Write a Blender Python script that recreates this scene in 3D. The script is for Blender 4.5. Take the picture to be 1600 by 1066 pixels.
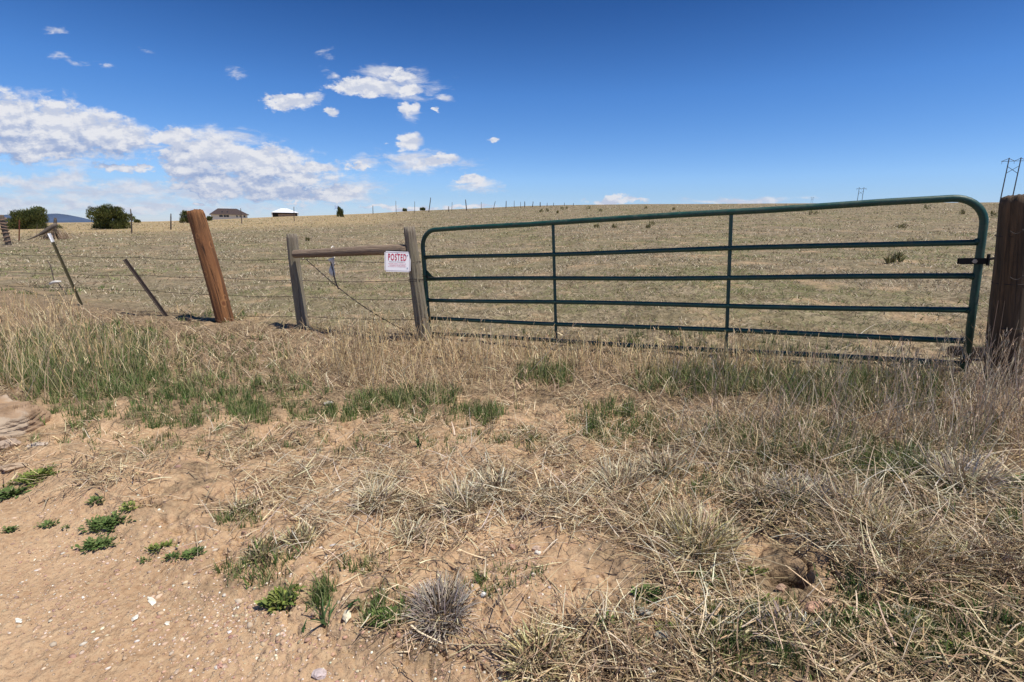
import bpy, bmesh, math, random
import numpy as np
from mathutils import Vector, Matrix
random.seed(7); RNG = np.random.default_rng(11)
for o in list(bpy.data.objects): bpy.data.objects.remove(o)
scene = bpy.context.scene; col = scene.collection
R = math.radians

# ------------------------------------------------------------ camera
FPX = 800.0; PITCH = math.atan(180 / 800.0); ROLL = 0.01; EYE = 1.45
cp, sp = math.cos(PITCH), math.sin(PITCH)
F = np.array([0, cp, -sp]); R0 = np.array([1.0, 0, 0]); U0 = np.cross(R0, F)
RR = R0 * math.cos(ROLL) + U0 * math.sin(ROLL); UU = U0 * math.cos(ROLL) - R0 * math.sin(ROLL)
cd = bpy.data.cameras.new('camera'); cam = bpy.data.objects.new('camera', cd); col.objects.link(cam)
cd.sensor_width = 36; cd.lens = 36 * FPX / 1600; cd.clip_start = 0.05; cd.clip_end = 40000
cam.matrix_world = Matrix(((RR[0], UU[0], -F[0], 0), (RR[1], UU[1], -F[1], 0), (RR[2], UU[2], -F[2], EYE), (0, 0, 0, 1)))
scene.camera = cam

# ------------------------------------------------------------ light
SUN_AZ, SUN_EL = R(119), R(66)
sl = bpy.data.lights.new('sun', 'SUN'); so = bpy.data.objects.new('sun', sl); col.objects.link(so)
sl.energy = 5.0; sl.angle = R(0.5); sl.color = (1.0, 0.95, 0.87)
sv = Vector((math.cos(SUN_EL) * math.sin(SUN_AZ), math.cos(SUN_EL) * math.cos(SUN_AZ), math.sin(SUN_EL)))
so.rotation_euler = sv.to_track_quat('Z', 'Y').to_euler(); so.location = (5, -5, 20)
scene.view_settings.view_transform = 'Standard'; scene.view_settings.look = 'None'
scene.view_settings.exposure = 0.0; scene.view_settings.gamma = 1

def ray(px, py):
    d = F[None] + ((np.atleast_1d(px) - 800) / FPX)[:, None] * RR[None] - ((np.atleast_1d(py) - 533) / FPX)[:, None] * UU[None]
    return d
# ---- node helpers
class NT:
    def __init__(s, tree): s.t = tree; s.n = tree.nodes; s.l = tree.links
    def new(s, typ, **kw):
        n = s.n.new(typ)
        for k, v in kw.items(): setattr(n, k, v)
        return n
    def put(s, sock, v):
        if hasattr(v, 'links'): s.l.new(v, sock)
        else: sock.default_value = v
    def math(s, op, a, b=None, c=None, clamp=False):
        n = s.new('ShaderNodeMath', operation=op, use_clamp=clamp); s.put(n.inputs[0], a)
        if b is not None: s.put(n.inputs[1], b)
        if c is not None: s.put(n.inputs[2], c)
        return n.outputs[0]
    def vmath(s, op, a, b=None, c=None):
        n = s.new('ShaderNodeVectorMath', operation=op); s.put(n.inputs[0], a)
        if b is not None: s.put(n.inputs[1], b)
        if c is not None: s.put(n.inputs[2], c)
        return n.outputs['Value'] if op == 'LENGTH' else n.outputs[0]
    def noise(s, vec, scale, detail=4, rough=.55, dist=0):
        n = s.new('ShaderNodeTexNoise'); s.put(n.inputs['Scale'], scale); n.inputs['Detail'].default_value = detail
        n.inputs['Roughness'].default_value = rough; n.inputs['Distortion'].default_value = dist
        if vec is not None: s.l.new(vec, n.inputs['Vector'])
        return n
    def rng(s, v, a, b, c=0.0, d=1.0, smooth=False):
        n = s.new('ShaderNodeMapRange'); n.clamp = True
        if smooth: n.interpolation_type = 'SMOOTHSTEP'
        s.put(n.inputs[0], v)
        for i, q in enumerate((a, b, c, d)): n.inputs[i + 1].default_value = q
        return n.outputs[0]
    def mix(s, f, a, b):
        n = s.new('ShaderNodeMix', data_type='RGBA'); s.put(n.inputs[0], f)
        for i, v in ((6, a), (7, b)):
            if hasattr(v, 'links'): s.l.new(v, n.inputs[i])
            else: n.inputs[i].default_value = (*v, 1)
        return n.outputs[2]
    def scale(s, vec, sc):
        n = s.new('ShaderNodeMapping'); s.l.new(vec, n.inputs[0]); n.inputs['Scale'].default_value = sc; return n.outputs[0]

# ------------------------------------------------------------ sky with clouds (world)
w = bpy.data.worlds.new('World'); scene.world = w; w.use_nodes = True
T = NT(w.node_tree); T.n.clear()
sky = T.new('ShaderNodeTexSky', sky_type='NISHITA'); sky.sun_disc = False
sky.sun_elevation = SUN_EL; sky.sun_rotation = SUN_AZ; sky.altitude = 1800; sky.air_density = 1.0; sky.dust_density = 0.35; sky.ozone_density = 3.0
tc = T.new('ShaderNodeTexCoord'); gen = tc.outputs['Generated']
sx = T.new('ShaderNodeSeparateXYZ'); T.l.new(gen, sx.inputs[0])
yy = T.math('MAXIMUM', sx.outputs[1], 0.02)
u_ = T.math('DIVIDE', sx.outputs[0], yy); v_ = T.math('DIVIDE', sx.outputs[2], yy)
cv = T.new('ShaderNodeCombineXYZ'); T.l.new(u_, cv.inputs[0]); T.l.new(v_, cv.inputs[1]); uv = cv.outputs[0]
def duv(px, py):
    d = ray(px, py)[0]; return d[0] / d[1], d[2] / d[1]
# cx, cy, rx, ry (as seen in the photograph), softness 0 crisp .. 1 wispy
BL = [(335,285,62,22,.05),(435,300,84,17,.1),(298,262,42,18,0),(515,300,62,12,.1),(15,196,66,50,0),(40,172,26,20,.15),(95,205,90,38,0),(165,212,62,32,0),(60,232,120,20,0),(208,215,16,9,.1),(262,214,28,14,0),(282,208,28,9,.1),
      (320,240,78,27,0),(400,252,84,27,0),(300,230,52,16,0),(430,272,90,14,.1),(478,258,48,9,.05),(530,294,58,11,.1),(395,285,70,11,.2),
      (70,243,75,8,.1),(458,156,52,11,0),(438,150,28,6,0),(556,131,40,13,0),(594,140,30,13,0),(628,118,24,12,0),(642,140,24,9,.25),(640,172,13,12,.2),(522,180,15,7,.1),
      (635,223,20,11,.0),(684,254,38,8,.1),(657,257,14,6,.2),(738,283,22,8,.1),(557,260,19,3.5,.0),(675,175,6,4,.1),(768,223,9,5,.2),(186,262,34,6,.1),(222,262,20,5,.1),(318,316,13,4,.0),(458,317,6,4,0),(528,318,7,4,0),
      (640,327,60,4,0),(735,322,42,3.5,0),(955,313,38,5,0),(1000,312,16,3,.2)]
BS = [(60,285,130,12),(30,318,120,14),(190,300,130,16),(330,300,120,14),(200,325,220,8),(480,290,110,16),(540,302,60,12),(110,258,50,7),(640,130,36,18),(513,90,15,17,1.1),(527,118,14,7,.9),(640,178,14,14,.6),(92,90,26,5),(125,100,26,5),(168,106,12,5),(85,47,18,6),(370,116,18,8),(640,250,40,12),(660,258,60,10),(1160,312,80,4),(225,78,20,5),(20,170,60,20),(335,215,60,14),(210,228,40,14),(748,290,26,8),(570,255,30,8),(694,153,12,5),(590,112,30,10)]
nb = T.noise(uv, 8.0, 4, .6); nb2 = T.noise(T.scale(uv, (1, 1.9, 1)), 26.0, 7, .66); nb3 = T.noise(T.scale(uv, (1, 3.4, 1)), 15.0, 7, .68, .4)
nbs = T.noise(T.scale(T.vmath('ADD', uv, (.004, .011, 0)), (1, 1.9, 1)), 26.0, 3, .6)
def warp(off, k=1.0):
    a = T.vmath('SUBTRACT', nb.outputs['Color'], (.5, .5, .5)); a = T.vmath('MULTIPLY', a, (.09 * k, .045 * k, 0))
    b = T.vmath('SUBTRACT', nb2.outputs['Color'], (.5, .5, .5)); b = T.vmath('MULTIPLY', b, (.060 * k, .034 * k, 0))
    r = T.vmath('ADD', T.vmath('ADD', uv, a), b)
    return T.vmath('ADD', r, off) if off else r
def blobs(vec, sel, g=1.1):
    out = None
    for q in sel:
        cx, cy, rx, ry = q[:4]; s = q[4] if len(q) > 4 else 0
        a = duv(cx, cy); b = duv(cx + rx, cy); c = duv(cx, cy - ry)
        ru, rv = (b[0] - a[0]) * g, (c[1] - a[1]) * g * 1.1
        if len(q) == 4 and q[3] < 9 and q[1] < 120: s = .9
        t = T.vmath('MULTIPLY_ADD', vec, (1 / ru, 1 / rv, 0), (-a[0] / ru, -a[1] / rv, 0))
        d = T.vmath('LENGTH', t)
        if s: d = T.math('ADD', d, s * .5)
        out = d if out is None else T.math('MINIMUM', out, d)
    return out
dn = T.math('MULTIPLY_ADD', T.math('SUBTRACT', nb2.outputs['Fac'], .5), -1.7, blobs(warp(None), BL))
a1 = T.rng(dn, 1.12, .62, 0, 1, True)
ds = T.math('MULTIPLY_ADD', T.math('SUBTRACT', nb3.outputs['Fac'], .5), -3.4, blobs(warp(None, .7), BS, 1.25))
a2 = T.rng(ds, 1.25, .0, 0, .92, True)
front = T.rng(sx.outputs[1], .03, .1)
alpha = T.math('MULTIPLY', T.math('MAXIMUM', a1, a2), front)
du = blobs(warp((0.0, 0.034, 0), .8), BL[:19])
shade = T.rng(T.math('SUBTRACT', du, dn), -.55, .45, 0, 1)        # underside where there is more cloud above
emb = T.rng(T.math('SUBTRACT', nb2.outputs['Fac'], nbs.outputs['Fac']), -.10, .12, 0, 1)
lit = T.math('ADD', T.math('MULTIPLY', emb, .55), T.math('MULTIPLY', shade, .55), clamp=True)
lit = T.math('MAXIMUM', lit, T.math('MULTIPLY', T.rng(T.math('SUBTRACT', a2, a1), 0, .25), T.math('MULTIPLY_ADD', emb, .35, .62)))
ccol = T.mix(lit, (.34, .45, .72), (.97, .97, 1.0))
hs = T.new('ShaderNodeHueSaturation'); hs.inputs['Saturation'].default_value = 1.22; hs.inputs['Value'].default_value = 1.0
T.l.new(sky.outputs[0], hs.inputs['Color'])
crp = T.new('ShaderNodeValToRGB'); T.l.new(sx.outputs[2], crp.inputs[0]); el = crp.color_ramp.elements
for i, (p_, c_) in enumerate(((.0, (.90, .95, 1.28)), (.056, (1.0, 1.06, 1.27)), (.085, (1.08, 1.15, 1.36)), (.223, (.79, 1.0, 1.29)), (.349, (.40, .61, .89)), (.8, (.40, .60, .85)))):
    e_ = el[i] if i < 2 else el.new(p_)
    e_.position = p_; e_.color = (*[q / 1.4 for q in c_], 1)
skc = T.vmath('MULTIPLY', hs.outputs[0], T.vmath('SCALE', crp.outputs[0])); skc.node.inputs[1].links[0].from_node.inputs['Scale'].default_value = 1.4
SKYS = .105
cs = T.vmath('SCALE', ccol); cs.node.inputs['Scale'].default_value = .88 / SKYS
fin = T.mix(T.math('MULTIPLY', alpha, .97), skc, cs)
bg = T.new('ShaderNodeBackground'); T.l.new(fin, bg.inputs[0]); bg.inputs[1].default_value = SKYS
wo = T.new('ShaderNodeOutputWorld'); T.l.new(bg.outputs[0], wo.inputs[0])
w.cycles.sampling_method = 'MANUAL'; w.cycles.sample_map_resolution = 256

# ------------------------------------------------------------ terrain
def _hash(i, j, s):
    n = (i.astype(np.int64) * 374761393 + j.astype(np.int64) * 668265263 + s * 974634777) & 0x7fffffff
    n = ((n ^ (n >> 13)) * 1274126177) & 0x7fffffff
    return ((n ^ (n >> 16)) & 0xffff) / 65535.0
def vnoise(x, y, s=0):
    i = np.floor(x); j = np.floor(y); fx = x - i; fy = y - j
    fx = fx * fx * (3 - 2 * fx); fy = fy * fy * (3 - 2 * fy); i = i.astype(np.int64); j = j.astype(np.int64)
    a = _hash(i, j, s); b = _hash(i + 1, j, s); c = _hash(i, j + 1, s); d = _hash(i + 1, j + 1, s)
    return (a * (1 - fx) + b * fx) * (1 - fy) + (c * (1 - fx) + d * fx) * fy - .5
def fbm(x, y, s=0, o=4):
    r = 0; a = 1
    for k in range(o): r = r + a * vnoise(x * 2 ** k, y * 2 ** k, s + k); a *= .5
    return r
def sst(t): t = np.clip(t, 0, 1); return t * t * (3 - 2 * t)
CREST = [(-400,349),(0,349),(145,347.5),(250,346),(330,343.5),(430,339),(520,336),(583,333.5),(640,330),(700,327.5),(760,325),(820,322),(880,320.5),(1000,319),(1200,318),(1400,317),(1600,316),(2000,314)]
_d = ray([c[0] for c in CREST], [c[1] for c in CREST])
C_AZ = np.arctan2(_d[:, 0], _d[:, 1]); C_TE = _d[:, 2] / np.hypot(_d[:, 0], _d[:, 1])
EDGE = np.array([(-7, 5), (-3.34, 3.11), (-2.51, 2.55), (-1.9, 2.2), (-1.3, 1.95), (-1.03, 1.81), (-.84, 1.67), (-.53, 1.52), (-.2, 1.38), (.3, 1.1), (1.5, -.5), (4, -4)])  # road edge (world x, y)
RC = 120.0
def edge_d(x, y): return (y - np.interp(x, EDGE[:, 0], EDGE[:, 1])) * .8
def height(x, y):
    x = np.asarray(x, float); y = np.asarray(y, float)
    r = np.hypot(x, y); az = np.arctan2(x, y); te = np.interp(az, C_AZ, C_TE)
    n = .34 * sst((x + 1.4) / 5.2)
    s = (RC * te + EYE - .17) / (RC - 8)
    rr = np.minimum(r, RC); rise = s * ((rr - 8) + np.sqrt((rr - 8) ** 2 + 9)) / 2
    z = n * np.where(r < 8, 1, np.maximum(0, 1 - (r - 8) / 40)) + rise
    z = z + .10 * fbm(x / 7, y / 7, 3, 3) * sst((r - 7) / 8) * sst((RC * .8 - r) / 40)
    zc = EYE + r * (te - .0007 * (np.maximum(r - RC, 0) / RC) - .00000012 * np.maximum(r - 500, 0) ** 1.4)
    z = np.where(r > RC, zc, z)
    z = np.where(r > 1500, np.minimum(z, zc * 0 + np.maximum(zc - (r - 1500) * .06, -60)), z)
    road = sst(-edge_d(x, y) / .35 + .5)
    return z - .07 * road * (r < 30)
HOLE = None
def micro(x, y):
    r = np.hypot(x, y); f = np.clip(1 - (r - 7) / 8, 0, 1)
    road = sst(-edge_d(x, y) / .25 + .5)
    a = .022 * fbm(x / .9, y / .9, 95, 2) * (1 - road) + .0045 * np.maximum(0, vnoise(x / .016, y / .016, 90) * 3) * f + .006 * np.maximum(0, vnoise(x / .035, y / .03, 91) * 3 - .5) * f + .060 * fbm(x / .42, y / .42, 20, 3) * (1 - .75 * road) + .034 * fbm(x / .10, y / .10, 30, 4) * (1 - .68 * road) + .004 * fbm(x / .03, y / .03, 40, 2)
    # clods and crumbly clefts on the bank
    c = np.abs(fbm(x / .16, y / .12, 50, 3)); a = a - .05 * np.exp(-c / .035) * (1 - road) * sst(fbm(x / .8, y / .8, 60, 2) * 3 + .3)
    z = a * f + .03 * fbm(x / .5, y / .5, 70, 2) * (1 - f) * (r < 60)
    if HOLE is not None:
        q = ((x - HOLE[0]) / .060) ** 2 + ((y - HOLE[1]) / .048) ** 2
        z = z - .65 * np.exp(-q ** 3) + .02 * np.exp(-(((x - HOLE[0] + .2) / .2) ** 2 + ((y - HOLE[1] - .06) / .13) ** 2))
    return z
def gz(x, y): return height(x, y) + micro(x, y)
_t = np.geomspace(.9, 900, 420)
def unproj(px, py, far=900):
    d = ray(px, py); out = np.full((len(d), 3), np.nan)
    for a in range(0, len(d), 20000):
        q = d[a:a + 20000]; X = q[:, 0, None] * _t; Y = q[:, 1, None] * _t
        g = EYE + q[:, 2, None] * _t - height(X, Y)
        below = g < 0; k = below.argmax(1); ok = below.any(1) & (k > 0); k = np.maximum(k, 1); i = np.arange(len(q))
        g0 = g[i, k - 1]; g1 = g[i, k]; tt = _t[k - 1] + (_t[k] - _t[k - 1]) * g0 / (g0 - g1 + 1e-12)
        P = q * tt[:, None]; P[:, 2] += EYE; P[~ok] = np.nan; out[a:a + 20000] = P
    return out
def gp(px, py):
    P = unproj([px], [py])[0]; P[2] = gz(P[0], P[1]); return Vector(P)
def at_y(px, py, Y):
    d = ray(px, py)[0]; t = Y / d[1]; return Vector((d[0] * t, Y, EYE + d[2] * t))
HOLE = unproj([1238], [897])[0][:2]

# ------------------------------------------------------------ object helpers
def tag(o, label=None, cat=None, group=None, kind=None):
    if label: o['label'] = label
    if cat: o['category'] = cat
    if group: o['group'] = group
    if kind: o['kind'] = kind
    return o
def empty(name, loc, label, cat, group=None, rot=None):
    o = bpy.data.objects.new(name, None); col.objects.link(o); o.location = loc; o.empty_display_size = .1
    if rot is not None: o.rotation_euler = rot
    return tag(o, label, cat, group)
def link(name, me, mat, parent=None, smooth=False):
    if mat: me.materials.append(mat)
    if smooth:
        me.polygons.foreach_set('use_smooth', [True] * len(me.polygons))
    o = bpy.data.objects.new(name, me); col.objects.link(o)
    if parent: o.parent = parent
    return o
def npmesh(name, V, Fq, colr=None, attrs=None):
    V = np.asarray(V, np.float32).reshape(-1, 3); Fq = np.asarray(Fq, np.int32); k = Fq.shape[1]
    me = bpy.data.meshes.new(name); me.vertices.add(len(V)); me.vertices.foreach_set('co', V.ravel())
    me.loops.add(Fq.size); me.loops.foreach_set('vertex_index', Fq.ravel())
    me.polygons.add(len(Fq)); me.polygons.foreach_set('loop_start', np.arange(0, Fq.size, k, dtype=np.int32))
    if colr is not None:
        a = me.color_attributes.new('tint', 'FLOAT_COLOR', 'POINT'); c = np.ones((len(V), 4), np.float32); c[:, :3] = colr; a.data.foreach_set('color', c.ravel())
    for n, v in (attrs or {}).items():
        a = me.attributes.new(n, 'FLOAT', 'POINT'); a.data.foreach_set('value', np.asarray(v, np.float32))
    me.update(calc_edges=True); return me
def bmmesh(name, bm):
    me = bpy.data.meshes.new(name); bm.normal_update(); bm.to_mesh(me); bm.free(); return me
def tube(bm, pts, r, n=10, caps=True, rad=None):
    pts = [Vector(p) for p in pts]; rings = []; prev = None
    for i, p in enumerate(pts):
        t = (pts[min(i + 1, len(pts) - 1)] - pts[max(i - 1, 0)]).normalized()
        if prev is None:
            a = Vector((0, 0, 1)) if abs(t.z) < .9 else Vector((0, 1, 0)); s = t.cross(a).normalized()
        else: s = (prev - t * prev.dot(t)).normalized()
        prev = s; q = t.cross(s); rr = rad[i] if rad else r
        rings.append([bm.verts.new(p + (s * math.cos(2 * math.pi * k / n) + q * math.sin(2 * math.pi * k / n)) * rr) for k in range(n)])
    for a, b in zip(rings, rings[1:]):
        for k in range(n): bm.faces.new((a[k], a[(k + 1) % n], b[(k + 1) % n], b[k]))
    if caps: bm.faces.new(rings[0][::-1]); bm.faces.new(rings[-1])
def box(bm, lo, hi, M=None):
    vs = [Vector((x, y, z)) for x in (lo[0], hi[0]) for y in (lo[1], hi[1]) for z in (lo[2], hi[2])]
    if M is not None: vs = [M @ v for v in vs]
    v = [bm.verts.new(p) for p in vs]
    for f in ((0,1,3,2),(4,6,7,5),(0,4,5,1),(2,3,7,6),(0,2,6,4),(1,5,7,3)): bm.faces.new([v[i] for i in f])
def poly(bm, pts): bm.faces.new([bm.verts.new(p) for p in pts])
def orient(base, top):
    base = Vector(base); d = (Vector(top) - base); q = d.to_track_quat('Z', 'Y'); return base, q.to_euler(), d.length

# ------------------------------------------------------------ materials
def mat(name):
    m = bpy.data.materials.new(name); m.use_nodes = True; t = NT(m.node_tree)
    return m, t, m.node_tree.nodes['Principled BSDF']
def simple(name, c, rough=.7, metal=0, var=.25, scale=20, bump=.0):
    m, t, b = mat(name); tcn = t.new('ShaderNodeTexCoord').outputs['Object']
    n = t.noise(tcn, scale, 5); f = t.rng(n.outputs['Fac'], .3, .7)
    t.l.new(t.mix(f, tuple(x * (1 - var) for x in c), tuple(min(1, x * (1 + var)) for x in c)), b.inputs['Base Color'])
    b.inputs['Roughness'].default_value = rough; b.inputs['Metallic'].default_value = metal
    if bump:
        bp = t.new('ShaderNodeBump'); bp.inputs['Strength'].default_value = bump; bp.inputs['Distance'].default_value = .01
        t.l.new(n.outputs['Fac'], bp.inputs['Height']); t.l.new(bp.outputs[0], b.inputs['Normal'])
    return m
def wood(name, c1, c2, c3, knots=False, sc=1.0, crack=.5):
    m, t, b = mat(name); o = t.new('ShaderNodeTexCoord').outputs['Object']
    g = t.noise(t.scale(o, (26 * sc, 26 * sc, 2.0 * sc)), 1.0, 8, .7, 1.4); st = t.rng(g.outputs['Fac'], .32, .68)
    big = t.noise(t.scale(o, (4, 4, 1.1)), 1.0, 3); c = t.mix(st, c1, c2)
    c = t.mix(t.rng(big.outputs['Fac'], .42, .68), c, c3)
    fine = t.noise(t.scale(o, (55 * sc, 55 * sc, 2.2 * sc)), 1.0, 5, .65, .5)
    cr = t.rng(fine.outputs['Fac'], .33, .45, crack, 0); c = t.mix(cr, c, tuple(x * .12 for x in c1))
    h = t.math('MULTIPLY_ADD', st, .6, t.math('MULTIPLY', cr, -1.2))
    if knots:
        v = t.new('ShaderNodeTexVoronoi'); t.l.new(t.scale(o, (5, 5, 3.2)), v.inputs['Vector']); v.inputs['Scale'].default_value = 1.0
        kn = t.rng(v.outputs['Distance'], .05, .13, 1, 0, True); c = t.mix(t.math('MULTIPLY', kn, .75), c, (.12, .035, .012))
        ring = t.rng(t.math('ABSOLUTE', t.math('SUBTRACT', v.outputs['Distance'], .16)), .0, .03, .4, 0); c = t.mix(ring, c, (.62, .30, .12))
    t.l.new(c, b.inputs['Base Color']); b.inputs['Roughness'].default_value = .85
    bp = t.new('ShaderNodeBump'); bp.inputs['Strength'].default_value = .8; bp.inputs['Distance'].default_value = .012
    t.l.new(h, bp.inputs['Height']); t.l.new(bp.outputs[0], b.inputs['Normal']); return m
def plantmat(name, mult=1.0, trans=.10, rough=.75):
    m, t, b = mat(name); a = t.new('ShaderNodeAttribute', attribute_name='tint')
    c = t.vmath('SCALE', a.outputs['Color']); c.node.inputs['Scale'].default_value = mult
    t.l.new(c, b.inputs['Base Color']); b.inputs['Roughness'].default_value = rough; b.inputs['Specular IOR Level'].default_value = .2
    tr = t.new('ShaderNodeBsdfTranslucent'); t.l.new(c, tr.inputs[0]); mx = t.new('ShaderNodeMixShader'); mx.inputs[0].default_value = trans
    t.l.new(b.outputs[0], mx.inputs[1]); t.l.new(tr.outputs[0], mx.inputs[2])
    t.l.new(mx.outputs[0], m.node_tree.nodes['Material Output'].inputs[0]); return m
M_PLANT = plantmat('plant')
M_GREEN, t, b = mat('gate_green_paint'); oc = t.new('ShaderNodeTexCoord').outputs['Object']
gn = t.noise(oc, 5, 5, .6); c = t.mix(t.rng(gn.outputs['Fac'], .3, .7), (.009, .050, .037), (.018, .078, .056))
ch = t.noise(oc, 38, 5, .7); c = t.mix(t.rng(ch.outputs['Fac'], .66, .70), c, (.13, .065, .035)); du_ = t.noise(oc, 13, 4, .7); c = t.mix(t.rng(du_.outputs['Fac'], .5, .75, 0, .35), c, (.16, .15, .11))
t.l.new(c, b.inputs['Base Color']); t.l.new(t.rng(du_.outputs['Fac'], .4, .7, .38, .7), b.inputs['Roughness'])
M_BLACK = simple('black_iron', (.02, .02, .02), .5, .6)
M_BOLT = simple('zinc_bolt', (.6, .6, .6), .3, .9)
M_WIRE = simple('rusty_wire', (.055, .042, .036), .8, .3)
M_WPOST = wood('weathered_post_wood', (.15, .115, .08), (.34, .29, .215), (.25, .22, .14))
M_RAIL = wood('weathered_rail_wood', (.14, .09, .06), (.36, .27, .185), (.22, .16, .11))
M_DPOST = wood('dark_post_wood', (.035, .025, .015), (.17, .105, .055), (.06, .042, .024), sc=.8)
M_OPOST = wood('orange_post_wood', (.085, .034, .012), (.38, .17, .06), (.18, .07, .025), knots=True, sc=.55, crack=.9)
M_GREYW = wood('grey_driftwood', (.08, .065, .05), (.22, .17, .13), (.13, .10, .08))
M_WHITE = simple('white_paint', (.8, .8, .8), .5, 0, .08)
M_ROPE = simple('pale_rope', (.78, .74, .66), .9, 0, .3, 60)

# ground material
mg, t, b = mat('ground_soil')
P = t.new('ShaderNodeNewGeometry').outputs['Position']
road = t.new('ShaderNodeAttribute', attribute_name='road').outputs['Fac']; far = t.new('ShaderNodeAttribute', attribute_name='far').outputs['Fac']; gold = t.new('ShaderNodeAttribute', attribute_name='gold').outputs['Fac']
n1 = t.noise(P, 2.2, 5, .6); n2 = t.noise(P, 30, 6, .65); n3 = t.noise(P, 130, 4, .6)
soil = t.mix(t.rng(n1.outputs['Fac'], .35, .65), (.385, .235, .130), (.54, .355, .21))
soil = t.mix(t.rng(n2.outputs['Fac'], .35, .72), soil, (.59, .42, .25))
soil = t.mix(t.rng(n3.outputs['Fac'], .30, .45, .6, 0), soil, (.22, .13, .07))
vz = t.new('ShaderNodeTexVoronoi'); vz.inputs['Scale'].default_value = 75; t.l.new(P, vz.inputs['Vector'])
pick = t.new('ShaderNodeSeparateColor'); t.l.new(vz.outputs['Color'], pick.inputs[0])
peb = t.math('MULTIPLY', t.rng(vz.outputs['Distance'], .28, .38, 1, 0), t.rng(pick.outputs[0], .80, .84))
peb = t.math('MULTIPLY', peb, t.math('MULTIPLY_ADD', road, .75, .12))
soil = t.mix(peb, soil, t.mix(pick.outputs[1], (.62, .50, .36), (.40, .26, .18)))
# thatch colour between the tufts, its darks painted in for the shade there
wv = t.noise(t.scale(P, (1, 1, 1)), 11, 6, .7, 1.5)
th = t.mix(t.rng(wv.outputs['Fac'], .38, .62), (.07, .053, .033), (.44, .35, .225))
gr = t.noise(P, .35, 4, .6); gr2 = t.noise(P, 5, 4, .7)
th = t.mix(t.math('MULTIPLY', t.rng(gr.outputs['Fac'], .45, .62), t.rng(gr2.outputs['Fac'], .42, .6, 0, .8)), th, (.17, .185, .065))
wv2 = t.noise(P, 1.6, 5, .75); th = t.mix(t.rng(wv2.outputs['Fac'], .36, .52, .75, 0), th, (.135, .10, .055))
wv4 = t.noise(t.scale(P, (.22, .5, 1)), 1.0, 5, .7); th = t.mix(t.rng(wv4.outputs['Fac'], .42, .56, .45, 0), th, (.19, .16, .085))
th = t.mix(gold, th, (.42, .31, .16))
soilmask = t.rng(t.noise(P, 1.1, 5, .65).outputs['Fac'], .52, .68, 0, .6)
fieldc = t.mix(soilmask, th, soil)
lit_ = t.new('ShaderNodeAttribute', attribute_name='litter').outputs['Fac']
thn = t.mix(t.rng(t.noise(P, 45, 5, .7).outputs['Fac'], .36, .6), (.055, .038, .024), (.34, .245, .145))  # near thatch; the dark end paints the shadowed gaps under straw and plants
nearc = t.mix(t.rng(t.math('SUBTRACT', t.noise(P, 3.1, 5, .65).outputs['Fac'], t.math('MULTIPLY', lit_, .35)), .30, .46, .95, 0), soil, thn)
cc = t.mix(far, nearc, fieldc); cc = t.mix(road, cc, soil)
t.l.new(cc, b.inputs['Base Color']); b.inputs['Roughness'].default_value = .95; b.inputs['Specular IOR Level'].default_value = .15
bp = t.new('ShaderNodeBump'); bp.inputs['Strength'].default_value = .9; bp.inputs['Distance'].default_value = .012
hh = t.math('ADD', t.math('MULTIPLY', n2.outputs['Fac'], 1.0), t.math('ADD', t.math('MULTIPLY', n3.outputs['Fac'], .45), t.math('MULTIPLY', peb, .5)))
bp2 = t.new('ShaderNodeBump'); bp2.inputs['Strength'].default_value = .8; bp2.inputs['Distance'].default_value = .12
t.l.new(wv2.outputs['Fac'], bp2.inputs['Height']); t.l.new(hh, bp.inputs['Height']); t.l.new(bp2.outputs[0], bp.inputs['Normal']); t.l.new(bp.outputs[0], b.inputs['Normal'])

# ------------------------------------------------------------ ground mesh: one polar sheet to the horizon
azs = np.concatenate([np.linspace(-math.pi, -R(56), 60, endpoint=False), np.linspace(-R(56), R(56), 620), np.linspace(R(56), math.pi, 61)[1:-1]])
rs = np.concatenate([np.geomspace(.05, 1.0, 14, endpoint=False), np.geomspace(1.0, 9, 620, endpoint=False), np.geomspace(9, 150, 260, endpoint=False), np.geomspace(150, 9500, 70)])
na, nr = len(azs), len(rs)
A, Q = np.meshgrid(azs, rs); X = Q * np.sin(A); Y = Q * np.cos(A); Z = gz(X, Y)
V = np.stack([X, Y, Z], -1).reshape(-1, 3)
ii, jj = np.meshgrid(np.arange(nr - 1), np.arange(na), indexing='ij'); j2 = (jj + 1) % na
Fq = np.stack([ii * na + jj, ii * na + j2, (ii + 1) * na + j2, (ii + 1) * na + jj], -1).reshape(-1, 4)[:, ::-1]
xf, yf, rf = V[:, 0], V[:, 1], np.hypot(V[:, 0], V[:, 1])
# fence line: x along, distance beyond it
FL = np.array([(-30, 22.), (-7.66, 9.2), (-5.55, 8.15), (-3.03, 7.3), (-1.17, 6.5), (3.55, 3.9), (12, -.6)])
def beyond(x, y): return (y - np.interp(x, FL[:, 0], FL[:, 1])) * .87
roadm = sst(-edge_d(xf, yf) / .30 + .5 + .5 * fbm(xf / .3, yf / .3, 5, 3)) * (rf < 40)
farm = sst(beyond(xf, yf) / 1.2 + .6)
azv = np.arctan2(xf, yf); goldm = sst((rf - 45) / 20) * sst((-.12 - azv) / .2) * .8
litm = np.clip(.15 + .75 * sst((xf - .7) / 1.0) + .6 * sst((yf - 3.2) / 1.2), 0, 1)
me = npmesh('ground', V, Fq, attrs={'road': roadm, 'far': farm, 'gold': goldm, 'litter': litm})
g = link('ground', me, mg, smooth=True); tag(g, kind='structure')

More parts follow.
